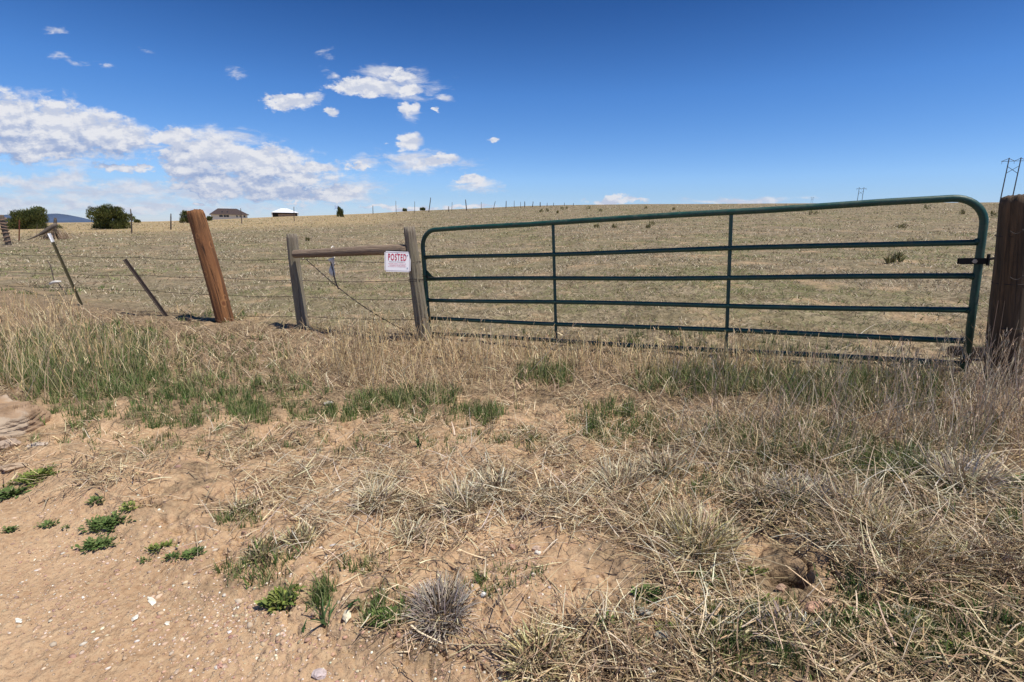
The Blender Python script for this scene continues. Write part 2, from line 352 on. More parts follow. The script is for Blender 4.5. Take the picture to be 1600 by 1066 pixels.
# ------------------------------------------------------------ blade vegetation
def blades(P, L, W, az, lean, curl, colr, segs=3, psi=None, taper=.2, kink=0):
    n = len(P); P = np.asarray(P, float).copy(); L = np.broadcast_to(L, n); W = np.broadcast_to(W, n); lean = np.broadcast_to(lean, n).copy(); curl = np.broadcast_to(curl, n)
    if psi is None: psi = RNG.uniform(0, math.pi, n)
    S = np.stack([np.cos(psi), np.sin(psi), np.zeros(n)], 1); a = az.copy(); pts = [P.copy()]
    for k in range(segs):
        d = np.stack([np.sin(lean) * np.cos(a), np.sin(lean) * np.sin(a), np.cos(lean)], 1)
        P = P + d * (L / segs)[:, None]; pts.append(P.copy()); lean = lean + curl / segs
        if kink: a = a + RNG.normal(0, kink, n)
    vs = []
    for k, p in enumerate(pts):
        wv = (W / 2) * (1 - (1 - taper) * k / segs); vs += [p - S * wv[:, None], p + S * wv[:, None]]
    V = np.stack(vs, 1); m = 2 * (segs + 1); base = (np.arange(n) * m)[:, None]
    q = np.concatenate([base + np.array([[2 * k, 2 * k + 1, 2 * k + 3, 2 * k + 2]]) for k in range(segs)], 0)
    return V.reshape(-1, 3), q, np.repeat(colr, m, 0), pts[-1]
class Veg:
    def __init__(s): s.V = []; s.F = []; s.C = []; s.n = 0
    def add(s, V, Fq, C, *_):
        s.V.append(V); s.F.append(Fq + s.n); s.C.append(C); s.n += len(V)
    def obj(s, name, parent=None, m=None):
        return link(name, npmesh(name, np.concatenate(s.V), np.concatenate(s.F), np.concatenate(s.C)), m or M_PLANT, parent)
def pal(n, cols, jit=.15, p=None):
    c = np.array(cols)[RNG.choice(len(cols), n, p=p)]; return np.clip(c * (1 + RNG.normal(0, jit, (n, 1))) * (1 + RNG.normal(0, .04, (n, 3))), .005, .95)
STRAW = [(.68,.54,.33),(.78,.66,.44),(.54,.40,.22),(.60,.47,.30),(.38,.27,.15)]
BLOND = [(.66,.50,.27),(.72,.56,.32),(.55,.39,.20),(.60,.47,.29)]
BROWN = [(.30,.20,.12),(.40,.29,.18),(.15,.10,.065),(.46,.35,.24)]
GREY = [(.42,.36,.31),(.52,.46,.40),(.32,.26,.22)]
GREEN = [(.11,.18,.045),(.17,.235,.07),(.07,.12,.035),(.28,.30,.12),(.36,.33,.17)]
FIELD = [(.46,.38,.25),(.66,.57,.40),(.36,.28,.18),(.27,.25,.13),(.11,.085,.05),(.54,.44,.32)]
BARE = [(940,905,90,55,.85),(540,765,90,16,.4),(330,770,90,40,.6),(1165,850,60,30,.6),(650,880,60,30,.5),(1240,908,75,42,.96),(1195,865,50,28,.95),(1280,950,50,22,.6),(1040,985,50,40,.7),(1560,960,60,50,.5),(850,860,60,40,.7),(980,1040,60,30,.6),(1490,960,60,30,.5),(610,725,50,8,.3),(1000,570,40,8,.5),(1030,600,50,8,.4),(1200,1040,50,20,.4)]
def zones(n, zs):
    """points on the ground, drawn from soft patches of ground (patch centres and extents named by where they are seen)"""
    wts = np.array([z[4] * z[2] * z[3] for z in zs], float); k = RNG.choice(len(zs), n, p=wts / wts.sum())
    zz = np.array([z[:4] for z in zs], float)[k]; rad = np.sqrt(RNG.uniform(0, 1, n)) * (1 + .15 * RNG.normal(size=n)); th = RNG.uniform(0, 2 * math.pi, n)
    px = zz[:, 0] + zz[:, 2] * rad * np.cos(th); py = zz[:, 1] + zz[:, 3] * rad * np.sin(th)
    keep = np.ones(len(px), bool)
    for bx, by, rx, ry, pr in BARE: keep &= ~((((px - bx) / rx) ** 2 + ((py - by) / ry) ** 2 < RNG.uniform(.5, 1.2, len(px))) & (RNG.uniform(0, 1, len(px)) < pr))
    P = unproj(px[keep], py[keep]); P = P[np.isfinite(P[:, 0]) & (np.hypot(P[:, 0], P[:, 1]) < 60)]; P[:, 2] = gz(P[:, 0], P[:, 1]); return P
def clump(P, th, keep, sc=.35, s=0):
    """keep more plants where a noise field is high, so that they gather in patches"""
    f = fbm(P[:, 0] / sc, P[:, 1] / sc, 100 + s, 3); return P[RNG.uniform(0, 1, len(P)) < np.where(f > th, 1, keep)]
def U(a, b, n): return RNG.uniform(a, b, n)
PI2 = 2 * math.pi

# 1 grazed field beyond the fence
v = Veg()
for r0, r1, n, h0, h1, wd, k in ((3.5, 12, 130000, .02, .065, .006, 2), (12, 28, 120000, .04, .11, .016, 1), (28, 118, 150000, .05, .13, .036, 1)):
    q = np.sqrt(U(r0 ** 2, r1 ** 2, n)) if r1 < 20 else np.exp(U(math.log(r0), math.log(r1), n)); a = U(-R(52), R(52), n)
    P = np.stack([q * np.sin(a), q * np.cos(a), q * 0], 1); P = P[beyond(P[:, 0], P[:, 1]) > .1 + .5 * fbm(P[:, 0], P[:, 1], 9, 2)]
    P = clump(P, .05, .16, .22 * (r0 / 4) ** .8, k); n = len(P); P[:, 2] = gz(P[:, 0], P[:, 1]) - .005
    c = pal(n, FIELD, .2); gm = fbm(P[:, 0] / 3.5, P[:, 1] / 3.5, 77, 3) > .12; gm &= RNG.uniform(0, 1, n) < .55; c[gm] = pal(gm.sum(), [(.22,.24,.09),(.17,.20,.07),(.30,.29,.13)], .2)
    sc = np.sqrt(np.hypot(P[:, 0], P[:, 1]) / r0)
    v.add(*blades(P, U(h0, h1, n) * sc, wd * sc * U(.6, 1.4, n), U(0, PI2, n), U(.7, 1.5, n), U(-.3, .4, n), c, k))
o = v.obj('field_grass'); tag(o, 'short grazed dry grass covering the field beyond the gate', 'grass', kind='stuff')

# 2 straw litter lying on the soil this side of the fence
v = Veg()
LZ = [(640,585,420,75,1.2),(1150,640,560,110,1.0),(900,760,480,80,1.0),(1250,820,460,110,.8),(300,512,280,14,2.0),(760,540,300,10,2.0),(880,930,330,120,.45),(300,720,330,70,1.5),(560,770,260,70,.9),(620,710,320,50,1.6),(760,760,200,50,1.3),(420,860,90,60,.4),(1300,1000,420,110,.5),(100,620,240,60,.5),(160,560,300,60,.8),(1100,1100,400,90,.5),(600,900,120,80,.5)]
P = clump(zones(62000, LZ), .02, .15, .24, 1); n = len(P); P[:, 2] += U(.002, .03, n)
c = pal(n, STRAW + BROWN[:3] + [(.20,.14,.09)], .2); 
wt = (P[:, 1] > 4.0); c[wt] = pal(wt.sum(), [(.42,.29,.18),(.52,.39,.25),(.34,.23,.14),(.60,.47,.30)], .15)
sh = (P[:, 0] > .3) & (P[:, 1] < 2.1) & (RNG.uniform(0, 1, n) < .65); c[sh] = pal(sh.sum(), [(.46,.34,.19),(.16,.11,.065),(.60,.47,.29),(.30,.21,.12)], .2)
v.add(*blades(P, U(.03, .15, n), np.exp(RNG.normal(math.log(.0045), .35, n)) * np.maximum(1, P[:, 1] / 3.2), U(0, PI2, n), U(1.1, 1.65, n), U(-.25, .45, n), c, 3, kink=.10, taper=.4))
P = zones(3000, [(1150,700,420,60,1.2),(1250,820,400,90,1.3),(700,800,260,60,1.2),(1450,780,180,110,1.2),(600,740,260,50,1.2),(500,820,200,60,.6),(1050,950,200,80,.5),(300,720,250,50,.3),(960,560,600,40,.4)]); n = len(P); P[:, 2] += U(.01, .07, n)
v.add(*blades(P, U(.06, .24, n), U(.0030, .0056, n) * np.maximum(1, P[:, 1] / 3.2), U(0, PI2, n), U(.9, 1.6, n), U(-.3, .7, n), pal(n, [(.66,.56,.38),(.56,.45,.28),(.72,.65,.50),(.48,.40,.29)], .15), 5, kink=.07, taper=.4))
o = v.obj('straw_litter'); tag(o, 'dry broken straw lying on the sandy soil before the fence', 'straw', kind='stuff')

# 3 matted and half lying dead grass
v = Veg()
MZ = [(330,545,160,30,1.0),(560,600,160,24,1.0),(200,498,220,12,1.6),(560,520,120,10,1.2),(420,560,190,50,1.0),(640,560,150,60,1.2),(930,590,200,45,1.1),(1350,680,330,90,1.5),(1180,820,260,60,.8),(1480,860,170,80,1.0),(90,560,180,70,.9),(860,700,120,30,.5),(1250,590,330,28,.8),(1000,1020,200,50,.3)]
P = clump(zones(30000, MZ), .03, .18, .26, 2); n = len(P)
c = pal(n, BROWN + STRAW[1:] + [(.14,.10,.06)], .2)
v.add(*blades(P, U(.08, .26, n), U(.0028, .0058, n) * np.maximum(1, P[:, 1] / 3.2), U(0, PI2, n) * .5 + RNG.choice([0, 2.6], n), U(.5, 1.35, n), U(.1, .9, n), c, 4, kink=.2, taper=.35))
o = v.obj('matted_grass'); tag(o, 'brown matted dead grass along the foot of the gate', 'grass', kind='stuff')

# 4 tall blond stems with seed heads
v = Veg(); tips = []
TZ = [(60,575,120,55,.75,.24,.52),(20,500,110,26,.8,.22,.42),(180,570,110,40,.45,.2,.42),(565,570,50,36,1.1,.28,.5),(660,560,80,30,.9,.22,.42),(700,600,110,45,.6,.16,.38),(480,580,90,30,.35,.16,.36),(860,560,160,20,.8,.15,.34),(1080,580,200,26,1.0,.16,.36),(1290,610,240,40,.42,.16,.36),(1500,660,110,60,.45,.2,.42),(1560,610,46,20,1.6,.3,.5),(1330,690,260,60,.32,.15,.36),(380,600,110,22,.4,.12,.3)]
for z in TZ:
    n = int(z[2] * z[3] * z[4] * .17); P = clump(zones(n, [z[:5]]), .02, .3, .3, 3); n = len(P); br = z[0] > 1200
    c = pal(n, (BROWN[1:2] + BROWN[3:] + [(.50,.40,.28),(.60,.50,.36)]) if br else BLOND, .16); L = U(z[5], z[6], n)
    bl = blades(P, L, U(.0028, .0050, n) * np.maximum(1, P[:, 1] / 3.3), U(0, PI2, n), np.abs(RNG.normal(0, .30, n)), U(-.1, .55, n), c, 4, taper=.5)
    v.add(*bl); k = RNG.uniform(0, 1, n) < .55; tp = bl[3][k] - (0, 0, .0)
    for _ in range(3):
        m = len(tp); q = tp.copy(); q[:, 2] -= U(0, .07, m)
        v.add(*blades(q, U(.015, .05, m), U(.003, .006, m) * np.maximum(1, q[:, 1] / 3.3), U(0, PI2, m), U(.1, .7, m), U(0, .5, m), c[k] * 1.08, 2, taper=.3))
# long single stalks that lean across the others
ST = [(985,800,1100,690),(1010,910,1080,840),(1100,720,1230,570),(1240,700,1500,620),(1200,690,1290,560),(1330,700,1460,640),(1225,620,1270,520),(930,960,1060,850),(690,880,760,800),(820,590,905,500),(760,690,800,600),(1380,760,1450,690),(1430,800,1600,760),(1060,760,1120,640),(1300,640,1320,500),(30,640,95,505),(130,640,60,520),(1460,720,1590,700),(1180,830,1260,760),(740,570,760,490),(1340,900,1385,800),(1140,740,960,690),(1400,1060,1440,950),(1130,880,1190,800),(1540,590,1585,480),(1550,600,1570,470),(1535,610,1560,470),(1515,600,1500,490),(1545,600,1545,460),(1560,610,1592,500),(1580,620,1600,510),(1560,620,1568,520)]
for x0, y0, x1, y1 in ST:
    b0 = gp(x0, y0); e0 = at_y(x1, y1, b0.y + random.uniform(-.15, .1)); bm_n = 6; pts = []
    d = e0 - b0; side = Vector((0, 1, 0)); vs = []; w0 = .0042 * max(1, b0.y / 3)
    for k in range(bm_n + 1):
        f = k / bm_n; p = b0 + d * f + Vector((0, 0, 1)) * .10 * d.length * math.sin(f * math.pi) * (.6 if d.z < d.length * .5 else .1); ww = w0 * (1 - .7 * f)
        nrm = Vector((-d.z, 0, d.x)).normalized() if abs(d.x) + abs(d.z) > 0 else Vector((1, 0, 0)); vs += [p - nrm * ww / 2, p + nrm * ww / 2]
    Fk = np.array([[2 * k, 2 * k + 1, 2 * k + 3, 2 * k + 2] for k in range(bm_n)])
    v.add(np.array([tuple(q) for q in vs]), Fk, np.tile(pal(1, [(.70,.60,.40),(.62,.50,.32),(.74,.66,.48)] if x0 < 1500 else BROWN[3:], .08), (len(vs), 1)))
o = v.obj('tall_dry_grass'); tag(o, 'tall blond and brown dry grass stems by the posts', 'grass', kind='stuff')

# 5 green grass
v = Veg()
GZ = [(200,600,150,24,1.2,.07,.16),(420,625,90,20,1.0,.05,.12),(700,650,120,18,.7,.05,.12),(1020,680,120,24,.6,.05,.12),(110,570,130,50,1.5,.10,.26),(190,525,90,20,1.1,.06,.14),(240,640,190,34,.9,.05,.12),(300,560,160,34,.7,.05,.13),(620,690,260,24,.3,.03,.08),(1300,770,260,50,.35,.04,.1),(390,650,36,16,1.4,.08,.16),(440,600,50,18,.6,.06,.14),(480,650,26,12,1.2,.06,.12),(530,645,36,12,2.2,.06,.12),(590,632,46,14,2.6,.07,.14),(660,625,60,18,1.8,.07,.15),(760,650,26,12,2.2,.07,.14),(850,585,48,16,2.0,.10,.18),(820,690,30,16,.8,.05,.1),(960,660,70,22,1.1,.07,.14),(1060,600,90,22,1.2,.08,.2),(1190,600,140,24,1.3,.08,.22),(1350,620,150,30,1.2,.08,.22),(1240,700,140,40,.7,.06,.16),(1390,740,60,22,1.8,.06,.14),(1490,690,80,30,.7,.06,.14),(940,530,260,10,.5,.05,.12),(1100,545,260,10,.6,.05,.12),(410,890,60,26,.5,.04,.08),(440,940,20,12,.8,.05,.08),(370,810,30,22,.7,.03,.07),(560,890,30,14,.6,.04,.09),(600,965,36,26,.6,.04,.08),(790,920,60,30,.25,.03,.06),(1400,950,160,60,.3,.03,.06),(1250,850,200,60,.2,.03,.07),(1500,1000,120,60,.35,.03,.06),(1180,960,160,60,.35,.02,.05),(1350,1040,200,40,.4,.02,.05),(340,500,60,14,.6,.04,.1),(120,455,120,8,.6,.04,.09),(260,690,200,30,.25,.03,.07),(1130,1010,220,60,.3,.02,.06),(500,940,12,20,2,.06,.1),(1590,820,40,30,.6,.05,.1)]
for z in GZ:
    n = int(z[2] * z[3] * z[4] * .55); k_ = RNG.integers(8, 22); P0_ = zones(max(3, n // 13), [z[:5]]); hk = RNG.uniform(.55, 1.15, len(P0_)); ix = RNG.integers(0, len(P0_), n); P = P0_[ix] + RNG.normal(0, .017, (n, 3)) * (1, 1, 0) * np.maximum(1, P0_[ix][:, 1:2] / 4); P[:, 2] = gz(P[:, 0], P[:, 1]) - .004; hk = hk[ix]
    c = pal(n, GREEN + ([(.34,.32,.15)] if z[1] < 640 else []), .18)
    v.add(*blades(P, U(z[5], z[6], n) * hk, U(.0045, .0090, n) * np.maximum(.8, P[:, 1] / 4), U(0, PI2, n), np.abs(RNG.normal(0, .30, n)), U(.0, .8, n), c, 3, taper=.12))
o = v.obj('green_grass'); tag(o, 'patches of short fresh green grass among the straw', 'grass', kind='stuff')

# 6 pebbles
ico = bmesh.new(); bmesh.ops.create_icosphere(ico, subdivisions=1, radius=1); IV = np.array([tuple(q.co) for q in ico.verts]); IF = np.array([[q.index for q in f.verts] for f in ico.faces]); ico.free()
PZ = [(300,930,380,110,1.2),(600,1040,420,60,.8),(840,880,120,70,2.0),(880,980,200,90,.9),(200,800,300,80,.8),(350,960,60,30,2.2),(1150,930,200,90,.5)]
P = zones(9000, PZ); n = len(P); s = np.exp(RNG.normal(math.log(.0033), .48, n)); s = np.minimum(s, .016)
Vp = IV[None] * (1 + RNG.normal(0, .18, (n, len(IV), 1))) * (s[:, None] * np.stack([U(.8, 1.6, n), U(.7, 1.2, n), U(.4, .8, n)], 1))[:, None]
a = U(0, PI2, n); ca, sa = np.cos(a)[:, None], np.sin(a)[:, None]
Vp = np.stack([Vp[..., 0] * ca - Vp[..., 1] * sa, Vp[..., 0] * sa + Vp[..., 1] * ca, Vp[..., 2]], -1) + P[:, None]
c = pal(n, [(.50,.35,.23),(.60,.46,.33),(.40,.27,.19),(.74,.67,.55),(.46,.28,.20)], .15, p=[.32,.24,.22,.1,.12])
me = npmesh('pebbles', Vp, (IF[None] + (np.arange(n) * len(IV))[:, None, None]).reshape(-1, 3), np.repeat(c, len(IV), 0))
o = link('pebbles', me, plantmat('pebble', 1, 0, .9)); tag(o, 'small tan pebbles scattered over the sandy road edge', 'gravel', kind='stuff')

# ------------------------------------------------------------ rough wooden post
def rough_post(name, base, top, r0, r1, m, seed, parent=None, label=None, cat=None, group=None, flat=1.0, groove=.06, bury=.15, n=28, rings=26, topslant=0, squareness=0, chip=0, spin=0):
    b0, rot, L = orient(base, top); rs_ = random.Random(seed); bm = bmesh.new(); rr = []
    ph = [rs_.uniform(0, 6.28) for _ in range(12)]
    for i in range(rings + 1):
        z = -bury + (L + bury) * i / rings; f = max(0, z / L); ring = []
        for k in range(n):
            a = 2 * math.pi * k / n
            rad = r0 + (r1 - r0) * f
            g_ = math.sin(a * 3 + ph[0] + .4 * z) * .02 + math.sin(a * 7 + ph[1] + .7 * z) * .022 + abs(math.sin(a * 5.5 + ph[2] + .25 * math.sin(z * 4 + ph[3]))) ** 8 * -groove * 1.6 + math.sin(z * 6 + ph[4] + a) * .015
            if squareness: g_ += squareness * (1 / max(abs(math.cos(a)), abs(math.sin(a))) - 1.2)
            rad *= 1 + g_
            x, y = rad * math.cos(a), rad * math.sin(a) * flat; zz = z
            if i == rings: x *= .90; y *= .90
            if i == rings: zz += topslant * x + rs_.uniform(-1, 1) * chip
            elif i == rings - 1: zz += topslant * x * .8
            x += .012 * math.sin(z * 2.2 + ph[6]); y += .012 * math.sin(z * 1.7 + ph[7])
            ring.append(bm.verts.new((x, y, zz)))
        rr.append(ring)
    for a_, b_ in zip(rr, rr[1:]):
        for k in range(n): bm.faces.new((a_[k], a_[(k + 1) % n], b_[(k + 1) % n], b_[k]))
    inner = [bm.verts.new((q.co.x * .82, q.co.y * .82, q.co.z + .006)) for q in rr[-1]]
    for k in range(n): bm.faces.new((rr[-1][k], rr[-1][(k + 1) % n], inner[(k + 1) % n], inner[k]))
    c = bm.verts.new((0, 0, L - .004 + topslant * 0)); 
    for k in range(n): bm.faces.new((inner[k], inner[(k + 1) % n], c))
    o = link(name, bmmesh(name, bm), m, parent); o.location = b0; o.rotation_euler = (rot.to_matrix() @ Matrix.Rotation(spin, 3, 'Z')).to_euler()
    for p_ in o.data.polygons: p_.use_smooth = len(p_.vertices) == 4 and abs(p_.normal.z) < .7
    if label: tag(o, label, cat, group)
    return o

# thick orange brown post leaning left
b0 = gp(354, 504); t0 = at_y(303, 331, b0.y + .05)
o = rough_post('wooden_post', b0, t0, .122, .114, M_OPOST, 3, label='thick orange brown wooden post leaning to the left, with knots and long cracks', cat='post', groove=.05, squareness=.09, topslant=.12, chip=.012, spin=.8, n=36, rings=34)
# H brace: two grey posts and the rail between
bA = gp(474, 513); tA = at_y(457, 366, bA.y); POST_A = rough_post('wooden_post', bA, tA, .078, .070, M_WPOST, 5, label='short grey green weathered post at the left end of the round rail', cat='post', groove=.05)
bB = gp(661, 533); tB = at_y(640, 355, bB.y); POST_B = rough_post('wooden_post', bB, tB, .090, .070, M_WPOST, 8, label='cracked grey wooden post beside the latch end of the green gate', cat='post', groove=.13, n=36)
ra = at_y(459, 396, bA.y - .15); rb = at_y(637, 391.5, bB.y - .01)
o = rough_post('brace_rail', ra, rb, .052, .062, M_RAIL, 12, label='round weathered wooden rail bridging the two grey posts', cat='rail', groove=.05, bury=.0, n=22, rings=30)
# dark right gate post
bC = gp(1571, 598); tC = at_y(1593, 306, bC.y); POST_C = rough_post('wooden_post', bC, tC, .108, .098, M_DPOST, 21, label='dark brown wooden gate post carrying the hinge at the right edge', cat='post', groove=.05, n=36, rings=34, chip=.004)

# ------------------------------------------------------------ steel posts
def t_post(px0, py0, px1, py1, m, label, tip=None, studs=True, w_=.019, dy=0, name='steel_post'):
    b_ = gp(px0, py0); t_ = at_y(px1, py1, b_.y + dy); p, rot, L = orient(b_, t_)
    e = empty(name, p, label, 'post', rot=rot); Lt = L - (tip or 0)
    bm = bmesh.new(); box(bm, (-w_, -.003, -.1), (w_, .003, Lt)); box(bm, (-.0028, .0032, -.1), (.0028, w_ * 1.4, Lt))
    if studs:
        for k in range(int(Lt / .06)): box(bm, (-.007, -.011, .05 + k * .06), (.007, -.0032, .066 + k * .06))
    link('shaft', bmmesh('shaft', bm), m, e)
    if tip:
        bm = bmesh.new(); box(bm, (-w_, -.003, Lt + .0005), (w_, .003, L)); box(bm, (-.0028, .0032, Lt + .0005), (.0028, w_ * 1.4, L))
        box(bm, (-.007, -.011, Lt + .02), (.007, -.0032, Lt + .036)); link('tip', bmmesh('tip', bm), M_WHITE, e)
    return e
M_OLIVE = simple('olive_steel', (.10, .085, .045), .6, .3, .35, 12)
M_PIPE = simple('dark_pipe', (.075, .055, .045), .7, .3, .3, 14)
M_RUST = simple('rusted_steel', (.24, .085, .045), .85, .1, .3, 18)
t_post(127, 477, 76, 365, M_OLIVE, 'thin olive steel fence post leaning left with a white painted tip', tip=.15, w_=.024)
t_post(258, 494, 194, 406, M_PIPE, 'short dark steel post leaning steeply left beside the orange post', studs=False, w_=.030)
t_post(30, 376, 30.5, 344, M_RUST, 'upright rusty red steel post standing before the wide left bush', w_=.035)
# banded old post at the left edge
b_ = gp(13, 383); t_ = at_y(2, 336, b_.y); e = empty('wooden_post', b_, 'crooked post wrapped in bands of old wire at the left edge of the field', 'post')
p = rough_post('shaft', (0, 0, 0), t_ - b_, .13, .11, M_GREYW, 33, parent=e, groove=.12)
bm = bmesh.new(); d = (t_ - b_)
for k in range(7):
    c = d * (.16 + .12 * k); tube(bm, [c + Vector((math.cos(a) * .16, math.sin(a) * .16, .05 * math.sin(a + k))) for a in [q * math.pi / 8 for q in range(17)]], .018, 6)
link('wire_bands', bmmesh('wire_bands', bm), simple('old_band', (.30, .19, .13), .8), e)
# collapsed corner post and log
b_ = gp(86, 374); t_ = at_y(86, 342, b_.y); e = empty('corner_post', b_, 'broken dark corner post standing in a heap of brush left of the second bush', 'post')
rough_post('shaft', (0, 0, 0), t_ - b_, .11, .08, M_GREYW, 37, parent=e, groove=.15, chip=.1)
vv = Veg(); n = 600; P_ = np.stack([RNG.normal(0, .42, n), RNG.normal(0, .3, n), U(0, .12, n)], 1); vv.add(*blades(P_, U(.3, .95, n), U(.012, .03, n), np.arctan2(-P_[:, 1], -P_[:, 0]), U(.2, .8, n), U(-.2, .3, n), pal(n, BROWN + GREY[2:], .2), 3))
vv.obj('brush', e)
l0 = at_y(37, 377, b_.y - 1.0); l1 = at_y(88, 350, b_.y - .3); bm = bmesh.new(); pts = [l0 + (l1 - l0) * f + Vector((0, 0, -.10 * math.sin(f * math.pi))) for f in [k / 9 for k in range(10)]]
tube(bm, pts, .1, 10, rad=[.02, .025, .035, .05, .06, .10, .12, .125, .12, .10]); o = link('fallen_log', bmmesh('fallen_log', bm), M_GREYW, smooth=True); tag(o, 'bare curved log propped against the broken corner post', 'log')

# ------------------------------------------------------------ far fence posts
M_FPOST = simple('far_post_wood', (.085, .065, .05), .9)
FP = [(206,365,204,327,.05,'thin dark post beside the round juniper bush'),(267,359,267,334,.06,'dark post standing alone between the juniper and the orange post'),(378,350,376,326,.055,'thin post in front of the dark roofed house'),(460,346,459,323,.05,'thin post in front of the white roofed barn'),(528,337,528,323,.05,'post touching the tiny juniper on the ridge'),
      (583,335,582.5,321.5,.07,'short post on the ridge right of the tiny juniper'),(619,331,618.5,314,.045,'thin straight post on the ridge above the rail'),(648,330,648,314.5,.045,'pale thin post just left of the tall crooked ridge post'),(670,329,673,309,.085,'tallest crooked post on the ridge leaning right'),(701,328,701,322.5,.08,'stubby post on the ridge'),(706,328,706.5,316,.045,'thin post right of the stubby one on the ridge'),(729,326.5,727.5,312,.10,'thick dark ridge post leaning slightly left'),(752,325.5,752,316,.05,'faint thin post on the ridge'),
      (771,325,774,314.5,.06,'forked looking ridge post leaning right'),(790.5,325,791,314,.085,'dark upright post midway along the ridge'),(803.5,322.5,803.5,314,.05,'slim post right of the dark upright ridge post'),(813.5,322,813.5,315.5,.05,'faint short post between the slim post and the sturdy dark ridge post'),(820,322,820,315,.09,'dark sturdy post before the ridge levels out'),(832,321.5,833,315,.08,'last leaning post of the ridge fence before the small ones'),(844,321,844,316,.10,'thick short post near the right end of the ridge fence'),(855,321,855,317,.06,'tiny ridge post right after the thick short post'),(865,320.5,865,317,.06,'tiny ridge post right of the thick short one'),(882,320.3,882,317,.06,'third tiny post where the ridge fence fades out'),(896,320,896,317.3,.06,'second to last tiny post of the ridge fence')]
for i, (x0, y0, x1, y1, rad, lb) in enumerate(FP):
    P_ = unproj([x0], [y0])[0]
    if not np.isfinite(P_[0]) or np.hypot(P_[0], P_[1]) > 119:
        d = ray(x0, y0)[0]; d = d / np.hypot(d[0], d[1]); rr_ = 95 + i; P_ = np.array([d[0] * rr_, d[1] * rr_, 0]); 
    P_[2] = float(height(P_[0], P_[1])); b_ = Vector(P_); t_ = at_y(x1, y1, b_.y)
    o = rough_post('fence_post', b_, t_, rad * 1.1, rad * .8, M_FPOST, 100 + i, n=7, rings=7, groove=.02, chip=.04, bury=.3)
    tag(o, lb or 'tiny far fence post where the ridge fence fades out to the right', 'post', 'posts of the far fence along the ridge')

# ------------------------------------------------------------ farm gate
gx, gy, gzz, yaw, tilt, GL = -1.044, 6.325, .115, -.490, .060, 5.215
HB = [0, .19, .425, .684, .944, 1.27]
a_ = Vector((math.cos(yaw) * math.cos(tilt), math.sin(yaw) * math.cos(tilt), math.sin(tilt))); n_ = a_.cross(Vector((0, 0, 1))).normalized(); u__ = n_.cross(a_)
GM = Matrix((a_, -n_, u__)).transposed().to_4x4()      # local x along the gate, z up
gate = empty('farm_gate', (gx, gy, gzz), 'long dark green tubular steel farm gate with six bars, closed across the field entrance', 'gate')
gate.rotation_euler = GM.to_euler(); RT = .027
def arc(cx, cz, r, a0, a1, k=9): return [(cx + r * math.cos(a0 + (a1 - a0) * i / k), 0, cz + r * math.sin(a0 + (a1 - a0) * i / k)) for i in range(k + 1)]
rc = .20; bm = bmesh.new()
pts = [(.0, 0, -.10), (0, 0, .3), (0, 0, .7), (0, 0, 1.27 - rc - .05)] + arc(rc, 1.27 - rc, rc, math.pi, math.pi / 2) + [(x, 0, 1.27 + .004 * math.sin(x * 3)) for x in (.6, 1.4, 2.2, 3.0, 3.8, 4.6)] + arc(GL - rc, 1.27 - rc, rc, math.pi / 2, 0) + [(GL, 0, .9), (GL, 0, .5), (GL, 0, -.06)]
tube(bm, pts, RT, 16); link('frame', bmmesh('frame', bm), M_GREEN, gate, True)
for k, h in enumerate(HB[:5]):
    bm = bmesh.new(); x1 = GL - RT - .002
    tube(bm, [(RT + .002 + (x1 - RT) * f, 0, h + .006 * math.sin(f * 9 + k * 2)) for f in [q / 14 for q in range(15)]], .0225, 14, True)
    for f in (0, 1 / 3, 2 / 3, 1): bmesh.ops.create_uvsphere(bm, u_segments=8, v_segments=6, radius=.0258, matrix=Matrix.Translation((GL * f + (RT if f == 0 else -RT if f == 1 else 0), 0, h)))
    link('bar', bmmesh('bar', bm), M_GREEN, gate, True)
for f in (1 / 3, 2 / 3):
    bm = bmesh.new(); x = GL * f
    zs = HB
    for z0, z1 in zip(zs, zs[1:]): tube(bm, [(x, 0, z0 + .021), (x, 0, (z0 + z1) / 2), (x, 0, z1 - (.021 if z1 < 1.2 else .026))], .0165, 12, False)
    link('upright', bmmesh('upright', bm), M_GREEN, gate, True)
hz = .80; hinge = empty('hinge', (0, 0, 0), None, None); hinge.parent = gate
bm = bmesh.new(); box(bm, (GL - .12, -.034, hz - .022), (GL + .034, -.029, hz + .022)); box(bm, (GL - .12, .029, hz - .022), (GL + .034, .034, hz + .022)); box(bm, (GL + .030, -.0335, hz - .021), (GL + .036, .0335, hz + .021))
tube(bm, [(GL + .036, 0, hz + .01), (GL + .10, .0, hz + .02), (GL + .20, -.02, hz + .035)], .010, 8); tube(bm, [(GL + .052, 0, hz - .035), (GL + .052, 0, hz + .05)], .011, 8)
link('strap', bmmesh('strap', bm), M_BLACK, hinge)
bm = bmesh.new(); tube(bm, [(GL - .035, -.052, hz), (GL - .035, -.035, hz)], .016, 6); link('bolt', bmmesh('bolt', bm), M_BOLT, hinge)
bm = bmesh.new(); box(bm, (GL - .03, -.034, .02), (GL + .03, -.029, .06)); box(bm, (GL - .03, .029, .02), (GL + .03, .034, .06)); tube(bm, [(GL + .03, 0, .04), (GL + .18, -.02, .05)], .010, 8)
link('hinge', bmmesh('lower_hinge', bm), M_BLACK, gate)
bm = bmesh.new()
vsq = [(.028, -.003, .707), (.125, -.003, .707), (.028, -.003, .80)]; poly(bm, vsq); poly(bm, [(x, .003, z) for x, _, z in reversed(vsq)])
for i in range(3): a0, a1 = vsq[i], vsq[(i + 1) % 3]; poly(bm, [a0, (a0[0], .003, a0[2]), (a1[0], .003, a1[2]), a1])
link('corner_plate', bmmesh('corner_plate', bm), M_GREEN, gate)
bm = bmesh.new()
